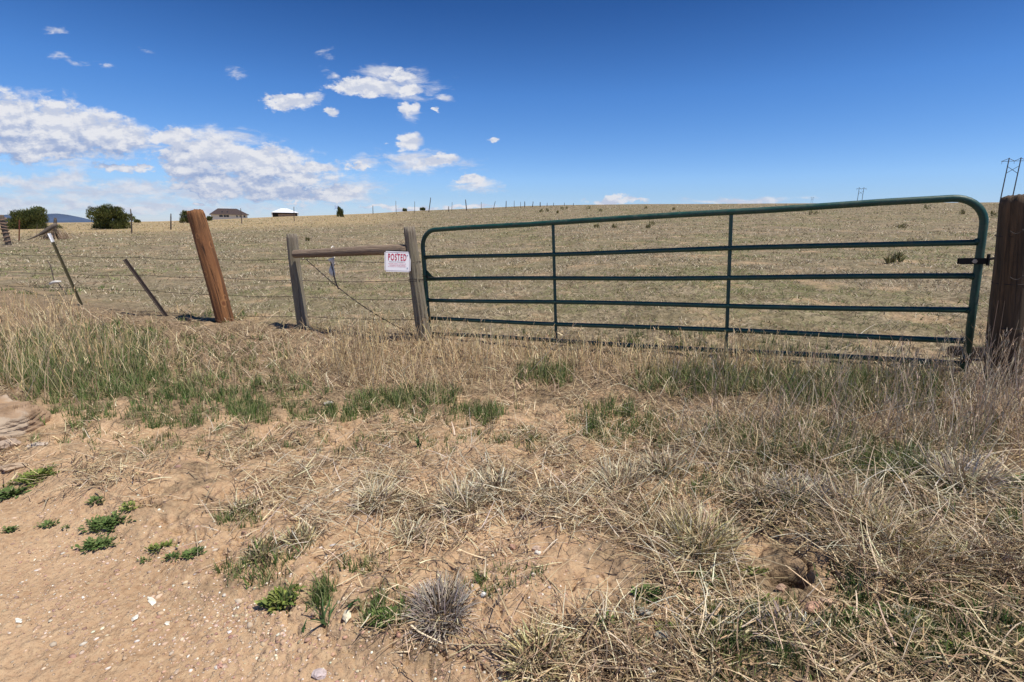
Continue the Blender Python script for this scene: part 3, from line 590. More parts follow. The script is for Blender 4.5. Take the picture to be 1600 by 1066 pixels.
cx = [(-.15, .0, .76), (-.09, -.04, .755), (-.02, -.045, .735), (.05, -.042, .72), (.10, -.036, .70)]
for i in range(len(cx) - 1):
    for q in range(2):
        c = Vector(cx[i]).lerp(Vector(cx[i + 1]), q / 2 + .2); dd = (Vector(cx[i + 1]) - Vector(cx[i])).normalized(); s_ = Vector((0, 1, 0)) if (i * 2 + q) % 2 else Vector((0, 0, 1))
        tube(bm, [c + dd * .020 * math.cos(t) + s_ * .011 * math.sin(t) for t in [z * math.pi / 5 for z in range(11)]], .0035, 5, False)
link('latch_chain', bmmesh('latch_chain', bm), M_BLACK, gate)

# ------------------------------------------------------------ sign
sc_ = at_y(621.3, 409, bB.y - .115); sx0 = at_y(601.5, 410, sc_.y); sx1 = at_y(641, 409, sc_.y); SW = (sx1 - sx0).length; SH = SW * .80
e = empty('posted_sign', sc_, 'white rectangular sign reading POSTED in red, nailed to the cracked grey post', 'sign')
e.rotation_euler = (R(-9), R(2.2), R(12))
m, t, b = mat('sign_face'); b.inputs['Base Color'].default_value = (.86, .84, .85, 1); b.inputs['Roughness'].default_value = .45
bm = bmesh.new(); box(bm, (-SW / 2, 0, -SH / 2), (SW / 2, .003, SH / 2)); bmesh.ops.bevel(bm, geom=[q for q in bm.edges if abs(q.verts[0].co.y - q.verts[1].co.y) > .002], offset=.014, segments=3, affect='EDGES')
link('panel', bmmesh('panel', bm), m, e)
M_RED = simple('sign_red', (.50, .018, .06), .5, 0, .1); M_BORD = simple('sign_border', (.16, .05, .10), .5, 0, .2); M_INK = simple('sign_ink', (.22, .14, .18), .5, 0, .1); M_RED2 = simple('sign_red_small', (.62, .16, .22), .5, 0, .1)
bm = bmesh.new(); bw, bh, q = SW / 2 - .011, SH / 2 - .011, .0028
for lo, hi in (((-bw, -.0015, bh - q), (bw, -.0003, bh)), ((-bw, -.0015, -bh), (bw, -.0003, -bh + q)), ((-bw, -.0015, -bh + q + .0002), (-bw + q, -.0003, bh - q - .0002)), ((bw - q, -.0015, -bh + q + .0002), (bw, -.0003, bh - q - .0002))): box(bm, lo, hi)
link('border', bmmesh('border', bm), M_BORD, e)
def text(s, x, z, wd, ht, m, name='lettering', bold=0.0, sp=1.0):
    c = bpy.data.curves.new('t', 'FONT'); c.body = s; c.align_x = 'CENTER'; c.align_y = 'CENTER'; c.size = 1; c.offset = bold; c.space_character = sp
    to = bpy.data.objects.new('t', c); col.objects.link(to); bpy.context.view_layer.update()
    me = bpy.data.meshes.new_from_object(to.evaluated_get(bpy.context.evaluated_depsgraph_get())); bpy.data.objects.remove(to)
    co = np.array([tuple(v_.co) for v_ in me.vertices]); lo, hi = co.min(0), co.max(0)
    for v_ in me.vertices:
        X_ = (v_.co.x - (lo[0] + hi[0]) / 2) / (hi[0] - lo[0]) * wd; Z_ = (v_.co.y - (lo[1] + hi[1]) / 2) / (hi[1] - lo[1]) * ht
        v_.co = (x + X_, -.0022, z + Z_)
    me.materials.clear(); return link(name, me, m, e)
text('POSTED', -.004, SH * .215, SW * .70, SH * .34, M_RED, bold=.022, sp=1.22)
text('PRIVATE PROPERTY', -.004, -SH * .015, SW * .62, SH * .042, M_INK, bold=.01)
text('HUNTING, FISHING, TRAPPING OR', -.004, -SH * .105, SW * .68, SH * .042, M_RED2, bold=.01)
text('TRESPASSING FOR ANY PURPOSE', -.004, -SH * .175, SW * .62, SH * .042, M_RED2, bold=.01)
text('IS STRICTLY FORBIDDEN', -.004, -SH * .245, SW * .70, SH * .036, M_RED2, bold=.01)
for x, z in ((SW * .38, SH * .33), (SW * .38, -SH * .30), (-SW * .0, SH * .44)):
    bm = bmesh.new(); tube(bm, [(x, -.006, z), (x, -.0005, z)], .006, 8); link('nail', bmmesh('nail', bm), M_BOLT, e)

# ------------------------------------------------------------ barbed wire
def barbed(pts, label, group='barbed wire strands of the fence', r=.0032, step=.13, sag=.02):
    pts = [Vector(p) for p in pts]; bm = bmesh.new(); path = []
    for a0, a1 in zip(pts, pts[1:]):
        n = max(4, int((a1 - a0).length / .12))
        for k in range(n): f = k / n; path.append(a0.lerp(a1, f) - Vector((0, 0, sag * 4 * f * (1 - f))))
    path.append(pts[-1]); tube(bm, path, r, 5)
    acc = 0
    for a0, a1 in zip(path, path[1:]):
        acc += (a1 - a0).length
        if acc > step:
            acc = 0
            for s_ in (-1, 1):
                d = Vector((random.uniform(-.4, .4), random.uniform(-1, 1), random.uniform(-1, 1))).normalized() * .016; tube(bm, [a0 - d, a0 + d], .0016, 3)
    o = link('barbed_wire', bmmesh('barbed_wire', bm), M_WIRE); return tag(o, label, 'wire', group)
Yp = {0: 11.2, 127: gp(127, 477).y, 257: gp(258, 494).y, 352: gp(354, 504).y + .17, 465: bA.y + .08, 648: bB.y + .08}
strands = [([(-260,392),(0,396),(108,400),(225,402),(330,405),(462,404),(650,410)], 'topmost rusty barbed wire strand behind the leaning posts'),
           ([(-260,424),(0,424),(115,428),(230,430),(338,433),(464,438),(652,438)], 'second barbed wire strand from the top, left of the gate'),
           ([(-260,450),(0,446),(118,449),(240,454),(344,460),(467,463),(654,468)], 'third barbed wire strand from the top, left of the gate'),
           ([(-260,478),(0,470),(124,478),(252,488),(350,492),(471,494),(657,499)], 'lowest barbed wire strand, close to the grass left of the gate')]
Ys = [16.5, 11.2, Yp[127] + .05, Yp[257] + .05, Yp[352], Yp[465], Yp[648]]
for pl, lb in strands: barbed([at_y(x, y, Y_) for (x, y), Y_ in zip(pl, Ys)], lb)
for (y0, y1, lb) in ((361, 356, 'upper barbed wire strand running right from the dark gate post'), (433, 431, 'lower barbed wire strand running right from the dark gate post')):
    a0 = at_y(1578, y0, bC.y - .15); a1 = at_y(1600, y0 - 1, bC.y - .19); a2 = at_y(1900, y1 - 4, bC.y - .9); barbed([a0, a1, a2], lb, 'barbed wire right of the gate')
def loop_wire(c, r, y_, lb, turns=2):
    bm = bmesh.new(); pts = [Vector((c.x + r * math.cos(a), c.y + r * math.sin(a), c.z + .012 * a / 6.28 + .01 * math.sin(a * 1.3))) for a in [k * math.pi / 12 for k in range(24 * turns + 1)]]
    tube(bm, pts, .003, 5); o = link('wire_loop', bmmesh('wire_loop', bm), M_WIRE); return tag(o, lb, 'wire')
def on_post(bs, tp, f): return bs.lerp(tp, f)
loop_wire(on_post(bB, tB, .53), .088, 0, 'wire wound round the cracked grey post below the sign')
loop_wire(on_post(bB, tB, .69), .082, 0, 'wire wound round the cracked grey post beside the sign edge', 1)
for f in (.80, .56, .33): loop_wire(on_post(bC, tC, f), .110, 0, {.80: 'upper', .56: 'middle', .33: 'lower'}[f] + ' wire loop round the dark gate post', 1)
# diagonal brace wire with its twist stick
d0 = at_y(478, 405, bA.y - .02); d1 = at_y(655, 528, bB.y - .02); bm = bmesh.new()
for s_ in (0, math.pi): tube(bm, [d0.lerp(d1, f) + Vector((.006 * math.cos(f * 60 + s_), .006 * math.sin(f * 60 + s_), -.10 * math.sin(f * math.pi))) for f in [k / 60 for k in range(61)]], .0038, 5)
o = link('brace_wire', bmmesh('brace_wire', bm), M_WIRE); tag(o, 'twisted wire running diagonally down under the wooden rail', 'wire')
h0 = at_y(517, 404, bA.y - .35); h1 = at_y(521, 433, h0.y); bm = bmesh.new(); tube(bm, [h0 + (h1 - h0) * f + Vector((.012 * math.sin(f * 7), 0, 0)) for f in [k / 8 for k in range(9)]], .02, 8, rad=[.045, .034, .024, .020, .028, .036, .038, .032, .014])
e = empty('hanging_rope', h0, 'pale rag of rope hanging from the middle of the wooden rail', 'rope'); o = link('rope', bmmesh('rope', bm), M_ROPE, e, True); o.location = -h0
bm = bmesh.new(); tube(bm, [at_y(516, 405, h0.y - .02), at_y(524, 440, h0.y - .02), at_y(529, 452, h0.y)], .009, 6); o = link('stick', bmmesh('stick', bm), M_GREYW, e); o.location = -h0
bm = bmesh.new(); tube(bm, [h0 + Vector((.075 * 0 , math.sin(a) * .085 + .10, .075 + math.cos(a) * .075)) for a in [k * math.pi / 8 for k in range(17)]], .006, 5); o = link('loop', bmmesh('loop', bm), M_ROPE, e); o.location = -h0

# small things in the left foreground of the field
bs = gp(104, 462); e = empty('wire_scrap', bs, 'bent thin stick with a bleached bone lodged on it, left of the leaning steel post', 'stick')
bm = bmesh.new(); Yb = bs.y; tube(bm, [at_y(*q, Yb) - bs for q in ((74, 407), (79, 415), (82, 428), (84, 438), (92, 444), (98, 452), (105, 461))], .010, 6); link('stick', bmmesh('stick', bm), M_GREYW, e)
bm = bmesh.new(); tube(bm, [at_y(*q, Yb - .03) - bs for q in ((78, 444), (83, 441.5), (88, 440.5), (95, 440))], .02, 8, rad=[.022, .030, .026, .016]); link('bone', bmmesh('bone', bm), simple('bone', (.72, .68, .60), .7), e, True)

# plank and white scrap by the right post
b_ = gp(1522, 566); bm = bmesh.new(); box(bm, (-.05, -.03, 0), (.36, .02, .09)); bmesh.ops.bevel(bm, geom=bm.edges[:], offset=.008, segments=2, affect='EDGES'); o = link('wood_plank', bmmesh('wood_plank', bm), M_DPOST); o.location = b_ + Vector((.02, .22, -.01)); o.rotation_euler = (0, R(-3), R(-28)); tag(o, 'dark plank on edge between the gate foot and the dark post', 'plank')
b_ = gp(1592, 575); e = empty('scrap_bracket', b_, 'white metal bracket on a dark block low at the right edge', 'scrap'); bm = bmesh.new()
box(bm, (-.03, -.03, .085), (.26, .04, .10)); box(bm, (-.03, -.036, .07), (.26, -.0305, .10)); link('bracket', bmmesh('bracket', bm), M_WHITE, e)
bm = bmesh.new(); box(bm, (.0, -.02, -.02), (.25, .05, .0845)); link('block', bmmesh('block', bm), M_BLACK, e); e.rotation_euler = (0, R(14), R(-30))

# ------------------------------------------------------------ rocks
def rock(px, py, s, scale, colr, seed, label, name='stone', sub=3, rot=0, sink=.3, group=None, loc=None, rough_=.22):
    bm = bmesh.new(); bmesh.ops.create_icosphere(bm, subdivisions=sub, radius=1); co = np.array([tuple(q.co) for q in bm.verts]); k = seed * 7.1
    n = fbm(co[:, 0] * 1.1 + k + co[:, 2], co[:, 1] * 1.1 - k + co[:, 2] * .7, seed, 4); n2 = fbm(co[:, 2] * 3 + k, co[:, 0] * 3 + co[:, 1] * 2, seed + 5, 3)
    for q, a0, a1 in zip(bm.verts, n, n2):
        p = q.co * (1 + rough_ * 2 * a0 + rough_ * .5 * a1); m_ = max(abs(p.x), abs(p.y), abs(p.z)); p = p * (1 - .25 * (m_ < .8)); p.z = math.copysign(abs(p.z) ** .8, p.z)
        q.co = Vector((p.x * scale[0], p.y * scale[1], p.z * scale[2])) * s
    o = link(name, bmmesh(name, bm), simple(name + '_mat', colr, .9, 0, .28, 14 / max(s, .02) * .1 if s > .1 else 80, .6)); P_ = loc or gp(px, py)
    o.location = P_ + Vector((0, 0, s * scale[2] * (1 - 2 * sink))); o.rotation_euler = (random.uniform(-.15, .15), random.uniform(-.1, .1), rot); return tag(o, label, 'rock' if s > .1 else 'stone', group)
br = gp(15, 690); bm = bmesh.new(); bmesh.ops.create_icosphere(bm, subdivisions=6, radius=1)
for q in bm.verts:
    p = q.co.copy(); m_ = max(abs(p.x), abs(p.y), abs(p.z)); p = p.lerp(p / m_, .62); q.co = Vector((p.x * .37, p.y * .20, p.z * .10))
co = np.array([tuple(q.co) for q in bm.verts]); d1 = fbm(co[:, 0] * 7 + 3, co[:, 1] * 7 + co[:, 2] * 9, 6, 5); d2 = fbm(co[:, 0] * 2.5 + 9, co[:, 1] * 2.5, 16, 3)
strat = np.round(fbm(co[:, 2] * 30 + co[:, 0] * 2, co[:, 0] * 3, 26, 3) * 6) / 6; rid = np.abs(fbm(co[:, 0] * 9 + 2, co[:, 1] * 5, 46, 4))
for q, a0, a1, a2, a3 in zip(bm.verts, d1, d2, strat, rid):
    h_ = Vector((q.co.x, q.co.y, 0)); edge_ = 1 if abs(q.co.z) < .07 else .3
    q.co += h_ * (.30 * a1 + .16 * a0 + .14 * a2 * edge_ + .25 * a3); q.co.z += .045 * a0 + .06 * a1 * (q.co.z > 0) + .05 * a3 - .02
    q.co.z -= max(0, q.co.x - .30) * .30
m, t, b = mat('sandstone'); oc = t.new('ShaderNodeTexCoord').outputs['Object']; n1_ = t.noise(oc, 6, 6, .65); n2_ = t.noise(t.scale(oc, (3, 3, 26)), 1, 5)
c = t.mix(t.rng(n1_.outputs['Fac'], .35, .62), (.20, .125, .07), (.38, .25, .145)); c = t.mix(t.rng(n2_.outputs['Fac'], .45, .62, 0, .5), c, (.36, .25, .165)); c = t.mix(t.rng(t.noise(oc, 3.6, 4).outputs['Fac'], .58, .64, 0, .7), c, (.46, .37, .27))
t.l.new(c, b.inputs['Base Color']); b.inputs['Roughness'].default_value = .92; bp = t.new('ShaderNodeBump'); bp.inputs['Strength'].default_value = .8; bp.inputs['Distance'].default_value = .02; t.l.new(n1_.outputs['Fac'], bp.inputs['Height']); t.l.new(bp.outputs[0], b.inputs['Normal'])
o = link('sandstone_slab', bmmesh('sandstone_slab', bm), m, smooth=False); o.location = at_y(-32, 664, br.y + .20) + Vector((0, 0, .05)); o.rotation_euler = (R(3), R(5), R(-10)); tag(o, 'flat tan sandstone slab jutting in at the left edge of the picture', 'rock')
ST2 = [(22,735,.055,(1.6,1,.45),(.45,.33,.22),'flat grey tan stone just below the sandstone slab'),(10,700,.06,(1.5,1,.4),(.40,.30,.22),'thin stone wedged under the sandstone slab'),(60,700,.035,(1.5,1,.5),(.50,.42,.34),'small pale stone by the right end of the slab'),
 (238,940,.016,(2.4,.8,.4),(.80,.74,.60),'long bleached chip on the bare sand, largest of the white chips'),(30,975,.010,(2,1,.4),(.78,.72,.6),'white chip near the left edge of the sandy road'),(212,968,.011,(1,1.8,.5),(.80,.74,.62),'upright white chip below the long bleached chip'),(262,975,.010,(1.6,1,.5),(.78,.70,.56),'rounded pale chip in the middle of the sandy road'),(343,1042,.010,(1.6,.9,.8),(.52,.30,.22),'small pink stone on the sand at the lower edge'),
 (543,972,.018,(.9,1.9,.7),(.78,.68,.48),'cream elongated stone beside the tall leafy plant'),(500,1055,.018,(1.6,1,.6),(.55,.45,.42),'grey mauve stone at the lower edge of the sand'),(755,946,.010,(1.1,1,.9),(.82,.78,.70),'white pebble right of the grey dead bush'),(840,872,.012,(1,1,.9),(.80,.72,.6),'white pebble on the slope among brown gravel'),(800,850,.016,(1.2,1,.9),(.50,.30,.22),'brown pink pebble on the gravelly slope'),(838,862,.016,(1.3,1,.9),(.54,.40,.30),'tan pebble next to the white one on the slope'),
 (1015,1048,.016,(1.2,1,.8),(.80,.74,.60),'cream stone at the lower edge right of centre'),(1272,950,.022,(1.3,1,.8),(.56,.33,.22),'pinkish stone below the burrow'),(1290,945,.016,(1.2,1,.8),(.62,.42,.28),'orange stone beside the pinkish one below the burrow'),(1221,920,.016,(1.2,1,.8),(.42,.27,.18),'brown stone just under the burrow opening'),(1003,961,.022,(1.5,1,.5),(.34,.33,.27),'flat grey green stone by a dark sprig'),(1042,990,.024,(1.5,1,.5),(.32,.31,.25),'flat grey stone right of the other grey green stone'),(1030,1035,.018,(1.3,1,.8),(.50,.31,.2),'brown stone at the lower edge near the cream one'),(980,988,.017,(1,1.2,.9),(.46,.28,.2),'reddish brown stone on the crumbly slope'),
 (513,632,.026,(1.4,1,.6),(.50,.45,.38),'whitish stone in front of the row of green tufts'),(525,768,.016,(1.4,1,.6),(.80,.72,.58),'pale chip on orange soil left of centre')]
for i, (px, py, s, sc3, c3, lb) in enumerate(ST2): rock(px, py, s, sc3, c3, 40 + i, lb, sub=2, rot=random.uniform(-.6, .6), sink=.25, group='loose stones on the bank')

# ------------------------------------------------------------ weeds and tussocks
def leafy(name, px, py, rad, n, L, colr, label, cat='weed', up=.9, wide=.45, group='low green weeds on the bank', flat_=.6):
    c0 = gp(px, py); e = empty(name, c0, label, cat, group); vv = Veg(); r = rad * 1.1 * U(0, 1, n) ** .6; a = U(0, PI2, n); r = r * (.65 + .6 * np.sin(a * 2.5 + px) ** 2) * RNG.choice([.5, .8, 1], n); n = n // 1; wide = wide * .8
    P_ = np.stack([r * np.cos(a) * 1.3, r * np.sin(a) * flat_, r * 0], 1); P_[:, 2] = gz(P_[:, 0] + c0.x, P_[:, 1] + c0.y) - c0.z + U(0, .012, n)
    az = a + RNG.normal(0, .8, n); l = U(.5, 1, n) * L; w_ = l * wide * U(.7, 1.2, n); lean = U(up - .5, up + .5, n); S = np.stack([-np.sin(az), np.cos(az), U(-.4, .4, n)], 1)
    d = np.stack([np.sin(lean) * np.cos(az), np.sin(lean) * np.sin(az), np.cos(lean)], 1); d2 = np.stack([np.sin(lean + .5) * np.cos(az), np.sin(lean + .5) * np.sin(az), np.cos(lean + .5)], 1)
    p1 = P_ + d * (l * .25)[:, None]; p2 = p1 + d * (l * .35)[:, None]; p3 = p2 + d2 * (l * .4)[:, None]
    V_ = np.stack([P_, p1 - S * (w_ * .35)[:, None], p1 + S * (w_ * .35)[:, None], p2 - S * (w_ * .5)[:, None], p2 + S * (w_ * .5)[:, None], p3], 1).reshape(-1, 3); bs_ = (np.arange(n) * 6)[:, None]
    F_ = np.concatenate([bs_ + np.array([[0, 2, 1, 1]]), bs_ + np.array([[1, 2, 4, 3]]), bs_ + np.array([[3, 4, 5, 5]])], 0)
    tri = np.concatenate([F_[:n, :3], F_[n:2 * n][:, [0, 1, 2]], F_[n:2 * n][:, [0, 2, 3]], F_[2 * n:, :3]], 0)
    vv.add(V_, tri, np.repeat(pal(n, colr, .15), 6, 0)); vv.obj('leaves', e); return e
DG = [(.085,.135,.035),(.11,.165,.05),(.15,.20,.06)]; YG = [(.20,.24,.05),(.26,.29,.08),(.14,.18,.045)]
W = [(55,750,.10,700,.034,YG,'bright green leafy weed at the left edge below the slab'),(15,775,.06,260,.045,DG,'spiky dark green weed touching the left edge'),(165,820,.085,460,.032,DG,'crinkled dark green weed mat, upper half of the largest mat on the sand'),(150,850,.065,320,.030,DG,'lower half of the largest dark green weed mat on the sand'),(75,823,.035,90,.026,DG,'narrow green weed streak on the sand'),(14,831,.028,60,.03,DG,'small round weed on the sand near the left edge'),(101,829,.014,20,.02,DG,'tiny weed dot right of the narrow weed streak'),
 (250,855,.045,130,.03,YG,'olive weed above the low dark pair on the sand'),(300,872,.04,160,.028,DG,'low dark green weed, right one of the pair'),(268,872,.026,70,.026,DG,'low dark green weed, left one of the pair'),(225,873,.022,40,.02,DG,'small weed left of the dark pair'),(150,790,.03,70,.03,DG,'sprig of weed above the largest weed mat'),(205,800,.045,100,.026,YG,'thin olive weed beside the upper mat'),(440,945,.05,160,.045,YG,'green weed at the point where grass meets the sand'),
 (1365,968,.075,420,.04,DG,'dense dark green rosette at the lower right'),(1010,936,.035,120,.035,DG,'dark sprig on the crumbly slope'),(1103,903,.035,110,.035,DG,'dark green sprig below the large straw tussock'),(405,786,.02,40,.02,DG,'small round weed in orange soil'),(590,745,.025,50,.03,DG,'dark small weed among pale straw'),(605,975,.06,320,.035,DG,'dark green leaves at the foot of the grey dead bush'),(1040,978,.03,70,.025,YG,'grey green low weed above the flat grey stone'),(945,985,.03,60,.03,DG,'dark weed between straw and gravel at the lower centre'),(1180,890,.03,60,.03,YG,'thin green weed left of the burrow'),(1590,760,.07,160,.04,DG,'dark weed at the right edge below the post'),(1585,835,.06,140,.035,DG,'low dark weed at the right edge'),(1510,1030,.06,180,.03,YG,'yellow green moss like weed in the lower right corner'),(1190,945,.05,120,.025,YG,'sparse olive weed below and left of the burrow'),(1130,1010,.05,160,.025,DG,'low dark weed at the bottom right of centre')]
for px, py, rad, n, L, cc_, lb in W: leafy('weed', px, py, rad, n, L, cc_, lb)
def strap_plant(px, py, k, L, label):
    c0 = gp(px, py); e = empty('sprout', c0, label, 'plant', 'broad bladed sprouts'); vv = Veg(); n = k
    vv.add(*blades(RNG.normal(0, .006, (n, 3)) * (1, 1, 0), U(.7, 1, n) * L, U(.011, .017, n), U(0, PI2, n), U(.1, .75, n), U(.1, .8, n), pal(n, [(.075,.14,.05),(.10,.17,.06)], .1), 5, taper=.12)); vv.obj('leaves', e)
strap_plant(505, 975, 9, .12, 'tall broad bladed green sprout beside the cream stone'); strap_plant(476, 988, 3, .055, 'three leaved seedling casting a shadow on the sand'); strap_plant(548, 955, 6, .07, 'short sprout above the cream stone'); strap_plant(655, 700, 12, .09, 'single green sprout in straw left of centre')
def tussock(px, py, rad, n, L, cols, label, w_=.0042, lean0=.75, group='dead grass tussocks'):
    c0 = gp(px, py); e = empty('grass_tussock', c0, label, 'tussock', group); vv = Veg(); n = int(n * .55); w_ = w_ * (1.75 if 'bush' not in label else 1.1); r = rad * np.sqrt(U(0, 1, n)) * .55; a = U(0, PI2, n)
    P_ = np.stack([r * np.cos(a), r * np.sin(a), r * 0 - .01], 1); P_[:, 2] += gz(P_[:, 0] + c0.x, P_[:, 1] + c0.y) - c0.z
    vv.add(*blades(P_, U(.45, 1, n) * L, w_ * U(.6, 1.3, n), a + RNG.normal(0, .5, n), np.clip(RNG.normal(lean0, .4, n), 0, 1.5), U(-.1, 1.1, n), pal(n, cols, .2), 5, taper=.35, kink=.16))
    m2 = n // 2; P2 = P_[RNG.integers(0, n, m2)] + RNG.normal(0, .03, (m2, 3)) * (1, 1, 0); P2[:, 2] = gz(P2[:, 0] + c0.x, P2[:, 1] + c0.y) - c0.z
    vv.add(*blades(P2, U(.02, .07, m2), U(.004, .008, m2), U(0, PI2, m2), U(.3, 1.4, m2), U(0, .8, m2), pal(m2, [(.10,.07,.045),(.16,.11,.07),(.07,.05,.035)], .2), 3, taper=.3)); vv.obj('blades', e)
PALE = [(.68,.58,.38),(.78,.70,.50),(.52,.42,.27),(.30,.23,.15)]; YEL = [(.64,.56,.28),(.50,.43,.20),(.70,.62,.38),(.22,.22,.09)]
TT = [(690,965,.13,1500,.12,GREY + [(.60,.52,.36)],'round grey dead bush at the bottom centre'),(590,790,.14,700,.13,PALE,'pale spreading tussock left of centre'),(725,790,.15,800,.15,PALE,'pale tussock in the centre of the bank'),(775,770,.13,600,.14,PALE,'second pale tussock just right of the centre one'),(1090,850,.17,1500,.20,YEL + PALE,'largest straw tussock with yellow green base right of centre'),(970,760,.16,900,.16,PALE,'straw tussock above and left of the largest one'),(1040,740,.15,700,.15,PALE,'straw tussock directly above the largest one'),(1335,810,.17,1100,.18,PALE + BROWN[1:2],'greyish straw tussock above the burrow'),(1400,850,.15,900,.17,YEL + PALE,'yellowish straw tussock right of the burrow'),(1250,790,.16,900,.14,GREY + PALE[:1],'silvery flattened tussock above the burrow mound'),(1500,760,.2,1100,.18,PALE + GREY,'wide bleached tussock towards the right edge'),(1560,880,.13,700,.12,PALE,'bleached tussock low at the right edge'),(1480,880,.13,600,.13,YEL + BROWN[:2],'dull yellow tussock left of the right edge one'),(1130,1010,.10,500,.08,YEL + BROWN[:2],'small olive tussock at the lower right of centre'),(1400,990,.10,500,.09,PALE + YEL,'arched pale tussock beside the dark rosette'),(840,1040,.12,700,.11,BROWN[1:2] + YEL,'rusty brown tussock at the lower edge of the centre'),(960,1045,.12,500,.08,BROWN + PALE[:1],'flat brown tussock at the lower edge right of centre'),(640,830,.10,300,.12,PALE,'thin pale tussock over bare soil'),(870,780,.12,500,.12,PALE + BROWN[1:2],'thin straw tussock between the two large groups'),(1180,780,.15,800,.15,PALE,'tangled straw tussock right of the largest one'),(1230,1000,.13,400,.09,GREY,'thin grey tussock at the lower right'),(380,800,.07,300,.07,YEL,'small yellow green tussock on the bare soil'),(410,870,.09,500,.09,YEL + PALE,'yellow straw tussock at the sand edge'),(470,850,.09,400,.09,PALE + YEL,'straw tussock above the sand edge')]
for px, py, rad, n, L, cc_, lb in TT: tussock(px, py, rad, n, L, cc_, lb)

# ------------------------------------------------------------ junipers and shrubs in the distance
def bush(name, px0, px1, ytop, ybase, n, cols, label, cat='bush', group=None, leaf=.16, seed=1, trunk=True, rdist=None, shape=1.0):
    cxp = (px0 + px1) / 2
    P_ = unproj([cxp], [ybase])[0] if rdist is None else None
    if P_ is None or not np.isfinite(P_[0]):
        d = ray(cxp, ybase)[0]; d = d / np.hypot(d[0], d[1]); P_ = np.array([d[0] * rdist, d[1] * rdist, 0]); P_[2] = height(P_[0], P_[1])
    b_ = Vector(P_); wdt = (at_y(px1, ybase, b_.y) - at_y(px0, ybase, b_.y)).length; H_ = at_y(cxp, ytop, b_.y).z - b_.z
    e = empty(name, b_, label, cat, group); lr = np.random.default_rng(seed)
    # several leaning sub-crowns, each a spiky cluster
    k = 40; cx_ = lr.uniform(-.36, .36, k); cen = np.stack([cx_, lr.normal(0, .16, k), lr.uniform(.02, 1, k) ** .8 * .84 * (1 - (cx_ / .47) ** 2) ** .75 * lr.uniform(.86, 1.08, k)], 1)
    ci = lr.integers(0, k, n); dirs = lr.normal(0, 1, (n, 3)); dirs /= np.linalg.norm(dirs, axis=1)[:, None]; rad = .155 * lr.uniform(.35, 1, n) ** .5 * lr.uniform(.75, 1.2, n)
    q = cen[ci] + dirs * rad[:, None] * (1, 1, 1.1); q[:, 2] = np.abs(q[:, 2]); q = q[q[:, 2] < 1.02]; n = len(q)
    q = q * (wdt * .84, wdt * .8, H_ * 1.06); az = np.arctan2(q[:, 1], q[:, 0]) + lr.normal(0, .6, n)
    vv = Veg(); vv.add(*blades(q, lr.uniform(.6, 1.5, n) * leaf, leaf * .5 * lr.uniform(.6, 1.3, n), az, np.abs(lr.normal(.45, .3, n)), lr.uniform(-.2, .3, n), pal(n, cols, .2), 2, taper=.15)); vv.obj('crown', e)
    if trunk:
        bm = bmesh.new()
        for j in range(5):
            a = j * 1.3; tube(bm, [(.05 * j, 0, -.2), (math.cos(a) * wdt * .08, math.sin(a) * wdt * .08, H_ * .25), (math.cos(a) * wdt * .2, math.sin(a) * wdt * .2, H_ * .6)], .06, 6, rad=[.06, .05, .02])
        link('trunk', bmmesh('trunk', bm), M_GREYW, e)
    return e
JG = [(.085,.105,.028),(.115,.13,.035),(.055,.07,.022),(.15,.15,.045)]
bush('juniper_bush', 11, 84, 325, 358, 16000, JG, 'wide dark green juniper bush, the lower one at the far left', group='junipers at the far side of the field', seed=2, leaf=.15)
bush('juniper_bush', 144, 209, 319, 358, 16000, JG, 'round dark green juniper bush with jagged top, right of the wide one', group='junipers at the far side of the field', seed=23, leaf=.15)
bush('juniper_bush', 281, 304, 329, 345, 2500, JG, 'juniper half hidden behind the top of the orange post', group='junipers at the far side of the field', seed=6, leaf=.2, rdist=100)
bush('juniper_bush', 526, 538, 322, 337, 1500, JG, 'tiny upright juniper alone on the ridge', seed=7, leaf=.18, rdist=100)
bush('shrub', 323, 333, 339, 345, 700, JG, 'small dark shrub left of the dark roofed house', seed=8, leaf=.25, rdist=118, trunk=False)
bush('shrub', 210, 219, 344, 348, 500, JG, 'tiny dark shrub right of the round juniper', seed=9, leaf=.25, rdist=118, trunk=False)
bush('shrub', 628, 637, 326, 332, 500, JG, 'small dark shrub showing over the ridge left of the tall crooked post', seed=10, leaf=.25, rdist=122, trunk=False)
bush('shrub', 655, 666, 325, 331, 500, JG, 'dark shrub showing over the ridge just left of the tall crooked post', seed=12, leaf=.25, rdist=122, trunk=False)
OL = [(.22,.21,.08),(.28,.25,.11),(.15,.14,.06),(.33,.28,.15)]
TU = [(842,850,327,332,'leftmost dark clump of the ridge group above the gate'),(852,858,326,331,'second dark clump of the ridge group'),(874,882,323,329,'third clump of the ridge group, on higher ground'),(883,888,323,327,'fourth small clump of the ridge group'),(915,924,321,328,'taller clump right of the ridge group'),(935,942,327,331,'low clump below the crest centre'),(926,938,349,357,'dark clump in the field under the top bar of the gate'),(955,965,351,357,'clump in the field right of the one under the top bar'),(1012,1024,346,354,'clump near the middle of the upper field'),(1006,1012,322,327,'lone crest clump right of centre'),(1050,1056,325,329,'small crest clump further right'),(1440,1456,319,328,'dark clump near the crest at the right, by the gate corner'),(1498,1508,328,336,'thin clump under the right gate corner'),(1262,1280,329,336,'flat dark clump in the upper field right of centre'),(1397,1416,350,357,'low dark clump between the top bars on the right'),(1382,1398,403,412,'green yucca like clump between the upper gate bars'),(1545,1560,328,340,'clump between the gate corner and the dark post'),(1008,1016,352,357,'small olive clump in the field'),(868,874,329,334,'clump below the third ridge clump'),(478,484,372,377,'tiny clump behind the grey green post'),(1395,1410,398,410,'olive clump right of the yucca like clump')]
